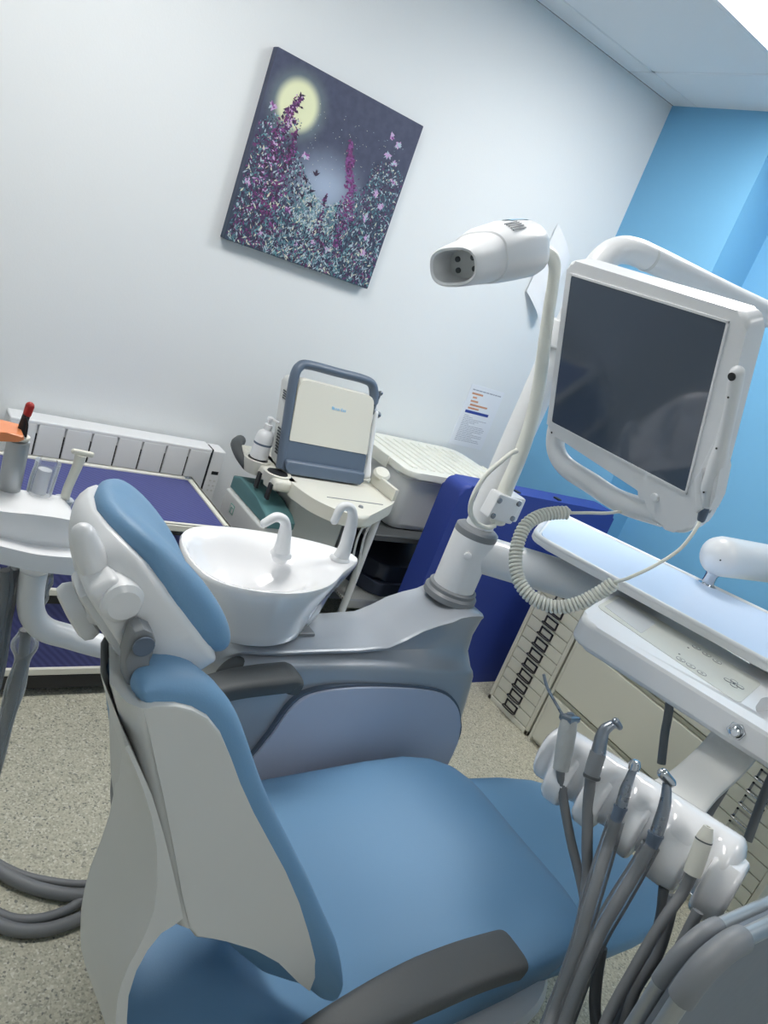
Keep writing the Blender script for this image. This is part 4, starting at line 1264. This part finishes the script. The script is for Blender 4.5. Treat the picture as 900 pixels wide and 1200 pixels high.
PZT = 1.0
q4 = [(1.256, .829), (1.426, .254), (1.720, .30), (1.574, .970)]
ol2 = round_poly(q4, [.045, .04, .05, .06], 6)
pb = B(); pb.prism([(p.x, p.y, .945) for p in ol2], (0, 0, .055), .012, 4)
pbody = obj('panel_body', pb, WPL, du)
well = round_poly([tuple(PZ(p, PZT))[:2] for p in ((884, 830), (893, 817), (955, 812), (990, 846), (935, 864), (893, 843))], .02, 4)
well_cut(pbody, [V((p.x, p.y, PZT)) for p in well], .035)
rs = B(); rs.span((1.66, .56, .99), (1.71, .66, 1.026), .004, 1); obj('riser', rs, WGREY, du)
kf = round_poly([tuple(PZ(p, PZT))[:2] for p in ((699, 711), (724, 697), (893, 801), (866, 825))], .018, 5)
kb = B(); kb.prism([(p.x, p.y, PZT - .0005) for p in kf], (0, 0, .0016), .0006, 1); foil = obj('control_panel', kb, KEYS, du)
dsp = round_poly([tuple(PZ(p, PZT))[:2] for p in ((708, 711), (726, 701), (768, 731), (751, 743))], .004, 2)
kb = B(); kb.prism([(p.x, p.y, PZT + .0008) for p in dsp], (0, 0, .0010)); obj('display_window', kb, mat('display_grey', (214, 218, 220), .18), foil)
C5 = lambda x, y: (660 + x * .2667, 660 + y * .2667)
def ring_(b_, c, r, w2, n=26):
    b_.loft([[c + V((math.cos(2 * PI * k / n) * rr, math.sin(2 * PI * k / n) * rr, h)) for k in range(n)] for rr, h in ((r, 0), (r, .0006), (r - w2, .0006), (r - w2, 0))], cap=False)
b0 = B(); c0 = V((0, 0, 0))
b0.lathe([(.0092, 0), (.0092, .0006), (.008, .0010)], c0, (0, 0, 1), 24)
b0.mi = 1; ring_(b0, V((0, 0, .0004)), .0096, .0010)
b0.box((0, 0, .0011), (.007, .0010, .0004)); b0.box((.001, .0022, .0011), (.004, .0008, .0004)); b0.box((-.001, -.0022, .0011), (.005, .0008, .0004))
first = None
fl = wloc(foil)
for p in ((585, 372), (630, 402), (676, 433), (516, 424), (560, 452), (608, 484)):
    q = PZ(C5(*p), PZT + .001)
    if first is None:
        first = obj('key', b0, [KEYS, KEYLINE], foil)
        for v in first.data.vertices: v.co += fl
        first.location = q - fl
    else: dup(first, q - fl, foil)
b0 = B(); q = PZ(C5(750, 530), PZT + .001)
for a in range(4):
    c = V((math.cos(a * PI / 2 + .5), math.sin(a * PI / 2 + .5), 0)) * .0125
    b0.mi = 0; b0.lathe([(.0072, 0), (.0072, .0006), (.006, .001)], q + c, (0, 0, 1), 20); b0.mi = 1; ring_(b0, q + c + V((0, 0, .0005)), .0076, .0010)
b0.lathe([(.0028, .0002), (.0028, .0012)], q, (0, 0, 1), 14)
obj('direction_pad', b0, [KEYS, KEYLINE], foil)
pieces('indicator', [B().lathe([(.0022, 0), (.0022, .0008)], PZ(C5(*p), PZT + .001), (0, 0, 1), 12) for p in ((549, 372), (510, 400))], DGREY, foil)
# bolt on the panel's front face
fdir = V((.284, -.959, 0)); fout = V((-.959, -.284, 0))
qb = V((1.256, .829, .972)) + fdir * .345
gb = B(); gb.lathe([(.0125, -.002), (.0125, .004), (.009, .0055), (.0085, .012), (.006, .014)], qb, fout, 20); gb.lathe([(.0165, -.002), (.0165, .002), (.015, .003)], qb, fout, 6)
obj('bolt', gb, CHROME, du)
# bracket curving down from the panel to the instrument rail
path = cr([(1.43, .515, .955), (1.40, .51, .90), (1.33, .50, .862), (1.24, .48, .85), (1.15, .462, .862), (1.08, .45, .872)], 7)
R = []
for i, p in enumerate(path):
    t_ = (path[min(i + 1, len(path) - 1)] - path[max(0, i - 1)]).normalized(); sd = V((.13, -.99, 0)); nn = t_.cross(sd).normalized()
    hw = interp([0, .4, 1], [.045, .042, .06], i / (len(path) - 1)); th = .012
    R.append([p + sd * math.copysign(abs(math.cos(2 * PI * k / 20)) ** .5, math.cos(2 * PI * k / 20)) * hw + nn * math.copysign(abs(math.sin(2 * PI * k / 20)) ** .5, math.sin(2 * PI * k / 20)) * th for k in range(20)])
bb = B(); bb.loft(R); obj('bracket', bb, WGREY, du)
# instrument rail: glossy bar with scalloped cradles
BL, BR_ = PD((640, 873), 1.27), PD((862, 1027), 1.09)
bx_ = (BR_ - BL); blen = bx_.length; bx_.normalize()
bu = V((0, 0, 1)); bu = (bu - bx_ * bu.dot(bx_)).normalized(); bo = bx_.cross(bu)      # out from the bar, level
if bo.x > 0: bo = -bo
def BP(s_, o_, u_): return BL + bx_ * (s_ * blen) + bo * o_ + bu * u_
INST_S = [.075, .255, .435, .635, .865]
bb = B(); R = []
NS = 72
for i in range(NS + 1):
    s_ = i / NS
    r0 = lerp(.047, .054, s_)
    endf = min(1, (min(s_, 1 - s_) * blen + .004) / .022); r_ = r0 * math.sqrt(1 - (1 - endf) ** 2)
    g = 0
    for c_ in INST_S: g = max(g, math.exp(-((s_ - c_) * blen / .0125) ** 2))
    ring = []
    for k in range(28):
        a = 2 * PI * k / 28; c, s2 = math.cos(a), math.sin(a)
        rr = r_ * (1 + .08 * max(0, c) * max(0, -s2) * 4)
        cut = g * max(0, c - .1) * .5 * rr
        ring.append(BL + bx_ * (s_ * blen) + bo * (c * rr * 1.05 - cut) + bu * (s2 * rr))
    R.append(ring)
bb.loft(R); rail = obj('instrument_rail', bb, WGL, du, angle=60)
cb_ = B()
cen = [0.0 - .02] + [(INST_S[i] + INST_S[i + 1]) / 2 for i in range(4)] + [.965]
wid = [.0] + [(INST_S[i + 1] - INST_S[i]) * blen * .5 - .0105 for i in range(4)] + [.022]
first = True
for c_, w2 in zip(cen, wid):
    if w2 <= 0: continue
    s0, s1 = c_ - w2 / blen, c_ + w2 / blen
    kk = lerp(.96, 1.06, c_)
    sect = [(o_ * kk, u_ * kk) for o_, u_ in ((.0, .03), (.040, .030), (.056, .012), (.064, -.014), (.062, -.040), (.046, -.058), (.012, -.062), (-.02, -.04))]
    n0 = [BP(s0, o_, u_) for o_, u_ in sect]
    cb1 = B(); cb1.prism(n0, bx_ * (2 * w2), .009, 3)
    obj('cradle', cb1, WGL, rail)
# hoses hanging from under the panel
for px, dd in ((((788, 798), (783, 838), (779, 860), (775, 895)), 1.52), (((880, 862), (850, 920), (832, 950), (814, 985)), 1.43), (((918, 880), (896, 930), (885, 960), (876, 985)), 1.45), (((862, 850), (843, 892), (826, 912), (812, 945)), 1.42)):
    hb = B(); hb.tube(cr([PD(p, dd) for p in px], 6), .0085, 12); obj('hose', hb, HOSE, du)
# arm that carries the tray from behind, with its chrome knuckle
ar = B(); q0 = V((1.862, .945, 1.118))
A0 = PZ((845, 652), 1.125); ar.tube([A0 + V((0, 0, 0)), A0 + V((.3, -.01, 0)), V((RX - .01, A0.y - .03, A0.z))], .052, 26, round_end=True)
up2 = thing('support_arm', 'thick white round arm with chrome knuckle behind the tray at right edge', 'support arm', A0)
obj('tube', ar, WPL, up2)
kn = B(); kz = A0 + V((0.005, .0, 0)); kn.lathe([(.026, -.088), (.026, -.082), (.016, -.078), (.0155, -.055), (.018, -.05), (.018, -.044)], kz, (0, 0, 1), 22); obj('knuckle', kn, CHROME, up2)
vb = B()
for dy in (-.006, .006): vb.lathe([(.0022, 0), (.0022, .001)], A0 + V((-.0455, dy - .02, .0)), (-1, -.2, 0), 8)
obj('vent', vb, BLACK, up2)
eb = B(); eb.span((RX - .03, A0.y - .12, A0.z - .09), (RX, A0.y + .06, A0.z + .09), .012, 3); obj('wall_plate', eb, WPL, up2)

# ----------------------------------------------------------------------------- instruments on the rail
def inst_d(s_): return lerp(1.27, 1.09, s_) - .062
specs = []
def hose_part(t, pts, r=.0085, sleeve=False, dd=None):
    P = [PD(p, d_) for p, d_ in pts]
    q = P[-1]; P += [q + V((.01, .0, -.10)), q + V((.06, .0, -.16)), q + V((.13, .005, -.17))]
    b_ = B(); b_.tube(cr(P, 6), r, 12); h = obj('hose', b_, HOSE, t)
    if sleeve:
        b_ = B(); b_.tube(cr(P, 6), [r * 1.5, r * 1.7, r * 1.45, r * 1.7, r * 1.5], 14, cap=False); obj('sleeve', b_, SLEEVE, h)
    return h


d1 = inst_d(INST_S[0]); t = thing('air_water_syringe', 'square-topped grey syringe with bent wire tip, leftmost on the rail', 'dental instrument', PD((657, 905), d1), 'instruments on the rail')
b_ = B(); b_.tube([PD((657, 902), d1), PD((661, 880), d1), PD((665, 856), d1), PD((667, 843), d1)], [.0125, .014, .0145, .0125], 16); bd_ = obj('body', b_, mat('taped_grey', (176, 180, 180), .6, bump=.6, scale=120), t)
b_ = B(); c = PD((667, 845), d1); ax1 = (PD((668, 838), d1) - PD((665, 856), d1)).normalized()
b_.lathe([(.0115, -.004), (.0165, .002), (.0165, .008), (.012, .010)], c, ax1, 4); b_.lathe([(.006, .009), (.006, .0125), (.003, .014)], c, ax1, 12); obj('button_head', b_, STEEL, t)
b_ = B(); b_.tube(cr([PD((661, 841), d1), PD((650, 822), d1), PD((641, 805), d1), PD((637, 790), d1)], 6), .0024, 8); obj('tip', b_, STEEL, t)
hose_part(t, [((657, 902), d1), ((660, 935), d1), ((669, 985), d1 - .01), ((680, 1030), d1 - .03), ((686, 1070), d1 - .05), ((680, 1120), d1 - .08), ((664, 1180), d1 - .1), ((650, 1230), d1 - .12)], .0075)

d2 = inst_d(INST_S[1]); t = thing('contra_angle_handpiece', 'grey handpiece with sharply bent contra-angle head, second from the left on rail', 'dental instrument', PD((695, 912), d2), 'instruments on the rail')
b_ = B(); b_.tube([PD((692, 912), d2), PD((696, 898), d2), PD((701, 882), d2)], [.012, .0125, .0125], 16); obj('body', b_, MGREY, t)
b_ = B(); b_.tube(cr([PD((701, 883), d2), PD((704, 868), d2), PD((708, 856), d2), PD((716, 850), d2), PD((721, 849), d2)], 5), [.0115, .0105, .009, .0075, .006], 14, round_end=True)
c = PD((721, 848), d2); b_.tube([c + V((-.002, 0, .004)), PD((726, 852), d2)], [.0062, .005], 12, round_end=True); obj('head', b_, STEEL, t)
b_ = B(); b_.lathe([(.0135, 0), (.0135, .004)], PD((693, 911), d2), PD((701, 882), d2) - PD((692, 912), d2), 16); obj('collar', b_, DGREY, t)
hose_part(t, [((692, 912), d2), ((689, 945), d2), ((688, 990), d2 - .01), ((688, 1030), d2 - .02), ((680, 1090), d2 - .05), ((660, 1160), d2 - .08), ((640, 1220), d2 - .1)])

d3 = inst_d(INST_S[2]); t = thing('slim_handpiece', 'slim steel handpiece with round ball head, third along the white rail', 'dental instrument', PD((726, 952), d3), 'instruments on the rail')
b_ = B(); b_.tube([PD((727, 948), d3), PD((733, 925), d3), PD((738, 912), d3), PD((742, 902), d3)], [.009, .0085, .0068, .006], 16); obj('body', b_, STEEL, t)
b_ = B(); c = PD((744, 896), d3); b_.lathe([(.004, -.010), (.0085, -.008), (.0092, 0), (.007, .006), (.003, .008)], c, PD((745, 890), d3) - PD((740, 908), d3), 18); obj('head', b_, CHROME, t)
b_ = B(); b_.tube([PD((721, 962), d3), PD((727, 947), d3)], [.0085, .0098], 14); b_.lathe([(.0105, 0), (.0105, .003)], PD((727, 947), d3), PD((742, 902), d3) - PD((727, 948), d3), 16); obj('collar', b_, SLATE, t)
hose_part(t, [((722, 960), d3), ((713, 990), d3), ((702, 1025), d3 - .02), ((690, 1065), d3 - .04), ((676, 1115), d3 - .06), ((652, 1180), d3 - .08), ((635, 1225), d3 - .1)], .0085, True)

d4 = inst_d(INST_S[3]); t = thing('curved_handpiece', 'curved steel high-speed handpiece with rounded head, fourth along the rail', 'dental instrument', PD((765, 990), d4), 'instruments on the rail')
b_ = B(); b_.tube(cr([PD((768, 980), d4), PD((774, 962), d4), PD((779, 944), d4), PD((781, 928), d4), PD((781, 918), d4)], 5), [.0098, .0096, .0088, .0072, .0058], 16); obj('body', b_, STEEL, t)
b_ = B(); c = PD((781, 912), d4); b_.tube([PD((777, 907), d4), PD((786, 917), d4)], [.0085, .0078], 16, round_end=True); obj('head', b_, CHROME, t)
b_ = B(); b_.tube([PD((763, 992), d4), PD((768, 979), d4)], [.0095, .011], 14); b_.lathe([(.0118, 0), (.0118, .003)], PD((768, 979), d4), PD((779, 944), d4) - PD((768, 980), d4), 16); obj('collar', b_, SLATE, t)
hose_part(t, [((763, 990), d4), ((745, 1022), d4), ((725, 1055), d4 - .01), ((705, 1090), d4 - .02), ((688, 1130), d4 - .04), ((665, 1190), d4 - .06), ((650, 1230), d4 - .07)], .0088, True)

d5 = inst_d(INST_S[4]); t = thing('scaler_handpiece', 'light grey straight handpiece with hollow cone tip, rightmost on the rail', 'dental instrument', PD((812, 1030), d5), 'instruments on the rail')
b_ = B(); b_.tube([PD((811, 1024), d5), PD((818, 1004), d5), PD((825, 984), d5)], [.0118, .0122, .0115], 18); obj('body', b_, CREAM, t)
b_ = B(); axv = (PD((825, 984), d5) - PD((811, 1024), d5)).normalized(); b_.lathe([(.0112, .0), (.0108, .004), (.0075, .016), (.0068, .019), (.0035, .019), (.003, .012)], PD((825, 984), d5), axv, 20); b_.mi = 1
b_.lathe([(.0118, -.002), (.0118, .0)], PD((825, 984), d5), axv, 20); b_.lathe([(.0034, .0165), (.0034, .0166)], PD((825, 984), d5), axv, 14); obj('tip', b_, [CREAM, DGREY], t)
hose_part(t, [((811, 1024), d5), ((800, 1046), d5), ((783, 1070), d5 - .01), ((764, 1100), d5 - .02), ((742, 1138), d5 - .03), ((716, 1185), d5 - .04), ((698, 1225), d5 - .05)], .0078)
# return hoses looping under the rail
for px, dd, r_ in ((((778, 1040), (774, 1075), (764, 1110), (742, 1155), (722, 1205), (715, 1230)), 1.10, .0075), (((790, 1050), (782, 1085), (770, 1120), (745, 1160), (726, 1215)), 1.06, .0075), (((818, 1068), (806, 1092), (792, 1120), (770, 1160), (752, 1210)), 1.0, .0075), (((705, 1110), (700, 1140), (697, 1175), (697, 1225)), 1.08, .0085)):
    P = [PD(p, dd) for p in px]; q = P[-1]; P += [q + V((.0, .0, -.08)), q + V((-.02, .005, -.13)), q + V((-.07, .005, -.15))]
    hb = B(); hb.tube(cr(P, 6), r_, 12); obj('return_hose', hb, HOSE, du)

# ----------------------------------------------------------------------------- assistant's holder on the left
ah = thing('assistant_holder', 'white curved instrument holder on bent tube arm, left of headrest', 'instrument holder', (.30, 1.08, .80))
def extr(px, y0, y1, bev, seg=3):
    px = [(p.x, p.y) for p in cr([(a, c, 0) for a, c in px], 4, closed=True)]
    b_ = B(); b_.prism([V((p.x, y0, p.z)) for p in (PY(q, y0) for q in px)], (0, y1 - y0, 0), bev, seg); return b_
obj('holder_block', extr([(-80, 585), (0, 599), (40, 603), (80, 609), (92, 616), (97, 630), (97, 656), (45, 654), (0, 644), (-80, 628)], 1.02, 1.10, .01), WPL, ah)
obj('front_lip', extr([(-80, 622), (0, 640), (45, 650), (92, 654), (112, 655), (112, 675), (92, 675), (45, 670), (0, 661), (-80, 645)], 0.99, 1.06, .008), WGL, ah)
pieces('cup', [B().lathe([(.026, -.03), (.028, 0), (.024, .006), (.018, .006)], PY(p, 1.10), (0, 0, 1), 20) for p in ((0, 600), (20, 600), (43, 600), (72, 606), (95, 622))], WPL, ah)
b_ = B(); b_.tube(cr([PY(p, 1.06) for p in ((40, 668), (36, 695), (38, 720), (52, 737), (80, 746), (124, 758))] + [V((.50, 1.12, .73)), V((.60, 1.18, .68)), V((.69, 1.2, .65))], 8), .0195, 20)
obj('tube_arm', b_, WPL, ah)
for px, yy, r_ in ((((6, 668), (4, 700), (-4, 745), (-15, 790)), 1.06, .007), (((16, 666), (10, 705), (2, 760), (-12, 830)), 1.08, .0065), (((52, 672), (48, 690), (42, 708)), 1.10, .009)):
    P = [PY(p, yy) for p in px]
    b_ = B(); b_.tube(cr(P, 6), r_, 12); h = obj('hose', b_, HOSE, ah)
    b_ = B(); b_.tube(cr(P, 6), [r_ * 1.5, r_ * 1.8, r_ * 1.4, r_ * 1.75, r_ * 1.5], 16, cap=False); obj('sleeve', b_, SLEEVE, h)
P = [PY(p, 1.10) for p in ((30, 738), (29, 755), (26, 775), (18, 805), (8, 840), (-4, 880), (-14, 930))]
b_ = B(); b_.tube(cr(P, 6), .0085, 12); h = obj('hose', b_, HOSE, ah)
b_ = B(); b_.tube(cr(P, 6), [.010, .021, .012, .016, .013, .016, .012], 16, cap=False); obj('sleeve', b_, CLEAR, h)
# curing light
cl_ = thing('curing_light', 'silver curing light with orange shield and red-capped black tip', 'dental instrument', PY((5, 600), 1.10), 'instruments in the left holder')
yy = 1.10
b_ = B(); b_.tube([PY(p, yy) for p in ((6, 600), (10, 575), (16, 545), (22, 516))], [.0155, .0155, .0158, .0155], 18); obj('body', b_, ALU, cl_)
b_ = B(); b_.tube(cr([PY(p, yy) for p in ((23, 514), (26, 502), (29, 492), (32, 484))], 5), [.0064, .0058, .0054, .0052], 14); obj('light_guide', b_, BLACK, cl_)
b_ = B(); b_.tube([PY((32, 485), yy), PY((35, 476), yy)], [.0058, .0062], 14, round_end=True); obj('red_cap', b_, RED, cl_)
b_ = B(); c = PY((10, 512), yy); axs = (PY((22, 516), yy) - PY((16, 545), yy)).normalized()
b_.prism([V((p.x, yy - .03, p.z)) for p in (PY(q, yy - .03) for q in ((-45, 503), (-20, 505), (8, 507), (28, 511), (29, 516), (22, 519), (-5, 517), (-45, 514)))], (0, .05, 0), .003, 2); obj('shield', b_, ORANGE, cl_)
b_ = B(); b_.lathe([(.011, 0), (.013, .002), (.013, .006), (.0085, .008)], PY((23, 515), yy), axs, 20); obj('collar', b_, CREAM, cl_)
b_ = B(); b_.tube(cr([PY((30, 512), yy - .008), PY((32, 498), yy - .008), PY((30, 489), yy - .006)], 5), .0016, 8); obj('wire', b_, BLACK, cl_)
# sleeved suction handle
t = thing('suction_tube', 'short suction handle in a clear plastic sleeve beside curing light', 'dental instrument', PY((42, 600), 1.10), 'instruments in the left holder')
b_ = B(); b_.tube([PY(p, 1.10) for p in ((38, 602), (42, 590), (44, 580))], [.0165, .0165, .0155], 18); obj('handle', b_, mat('frost_grey', (196, 200, 204), .4), t)
b_ = B(); b_.tube(cr([PY(p, 1.10) for p in ((40, 598), (45, 580), (50, 562), (55, 548), (57, 541))], 5), [.0172, .0175, .018, .0175, .018], 20, cap=False); obj('sleeve', b_, CLEAR, t)
b_ = B(); b_.tube([PY(p, 1.10) for p in ((44, 581), (49, 563), (53, 550))], [.0105, .010, .010], 16); obj('inner_tube', b_, see_through('white_tube', (226, 230, 234), .55), t)
# suction tip with T end
t = thing('suction_tip', 'bent cream suction tube with flat T end in a grey collar', 'dental instrument', PY((72, 604), 1.10), 'instruments in the left holder')
b_ = B(); b_.tube([PY(p, 1.10) for p in ((70, 606), (72, 596), (75, 586))], [.0125, .0125, .0128], 18); b_.lathe([(.014, 0), (.014, .003)], PY((75, 586), 1.10), (.1, 0, 1), 18); obj('collar', b_, mat('collar_grey', (176, 182, 190), .35), t)
b_ = B(); b_.tube(cr([PY(p, 1.10) for p in ((75, 587), (79, 573), (85, 559), (91, 545), (95, 533))], 5), [.0068, .0068, .007, .0075, .0085], 14); obj('tube', b_, CREAM, t)
b_ = B(); b_.tube([PY((87, 529), 1.10), PY((107, 533), 1.10)], .0045, 12, round_end=True); obj('t_end', b_, CREAM, t)

# ----------------------------------------------------------------------------- hoses on the floor
hs = [(((-60, 975), (-20, 1000), (10, 1018), (45, 1030), (100, 1036)), .009, 'thin grey hose on the floor left of chair, farthest from the camera'), (((-60, 985), (-20, 1008), (12, 1028), (50, 1043), (100, 1049)), .015, 'thick grey hose on floor left of chair, just below the thin farthest one'),
      (((-60, 1035), (-20, 1060), (12, 1076), (45, 1077), (75, 1068), (104, 1052)), .011, 'medium grey hose on floor left of chair, curving up to its shell'), (((-60, 1050), (-20, 1074), (15, 1089), (50, 1090), (80, 1082), (104, 1072)), .014, 'grey hose on the floor left of chair, nearest to the camera')]
for px, r_, lab in hs:
    P = [PZ(p, r_ + .001) for p in px]
    P = [P[0] + V((-.35, .12, 0)), P[0] + V((-.15, .09, 0))] + P + [P[-1] + V((.08, .01, 0)), V((.70, 1.13 + .012 * len(px), r_ + .001))]
    b_ = B(); b_.tube(cr(P, 7), r_, 12, round_end=True)
    tag(obj('floor_hose', b_, HOSE, loc=P[2]), lab, 'hose', 'hoses on the floor')

# ----------------------------------------------------------------------------- grey case with double rim, lower right
gc = thing('equipment_case', 'grey flat case with double silver rim and rounded corner, at the lower right edge', 'case', (1.02, .235, 0))
yf = .215
yr = yf + .034
cx0, czt = PY((797, 1172), yf).x, PY((882, 1094), yf).z
ox0, ozt = PY((789, 1128), yr).x, PY((877, 1070), yr).z
x1 = 1.285
b_ = B(); pl_ = round_poly([(cx0 + .01, .0), (x1, .0), (x1, czt - .01), (cx0 + .01, czt - .01)], [.01, .03, .05, .06], 6)
b_.prism([(p.x, yf - .002, p.y) for p in pl_], (0, .022, 0), .003, 2); obj('panel', b_, mat('case_grey', (122, 130, 140), .5), gc)
def rimtube(y, x0, zt, r):
    pts = [V((x0, y, .01)), V((x0, y, .3)), V((x0, y, zt - .075))] + cr([(x0, y, zt - .06), (x0 + .006, y, zt - .03), (x0 + .03, y, zt - .006), (x0 + .06, y, zt)], 4) + [V((x0 + .075, y, zt)), V((x1, y, zt))]
    b_ = B(); b_.tube(pts, r, 14); return b_, x0, zt
b_, rx, rz = rimtube(yf, cx0, czt, .0105); obj('front_rim', b_, ALU, gc)
b_, rx2, rz2 = rimtube(yr, ox0, ozt, .0095); obj('rear_rim', b_, ALU, gc)
for y_, x0, zt, r_ in ((yf, rx, rz, .0155), (yr, rx2, rz2, .0118)):
    b_ = B(); b_.tube(cr([(x0, y_, zt - .07), (x0 + .001, y_, zt - .05), (x0 + .009, y_, zt - .025), (x0 + .03, y_, zt - .006), (x0 + .052, y_, zt), (x0 + .068, y_, zt)], 5), r_, 16); obj('corner', b_, MGREY, gc)
b_ = B(); pl2 = round_poly([(ox0 + .012, .0), (x1, .0), (x1, ozt - .012), (ox0 + .012, ozt - .012)], [.01, .03, .05, .06], 6)
b_.prism([(p.x, yf + .021, p.y) for p in pl2], (0, .024, 0), .003, 2); obj('rear_panel', b_, DGREY, gc)

# ----------------------------------------------------------------------------- world and exposure
w_ = bpy.data.worlds.new('room'); scene.world = w_; w_.use_nodes = True
w_.node_tree.nodes['Background'].inputs[0].default_value = (.75, .85, 1, 1)
w_.node_tree.nodes['Background'].inputs[1].default_value = 0.15
scene.view_settings.view_transform = 'Standard'
scene.view_settings.look = 'None'
scene.view_settings.gamma = 1.0
scene.view_settings.use_curve_mapping = False
scene.view_settings.exposure = 0.2
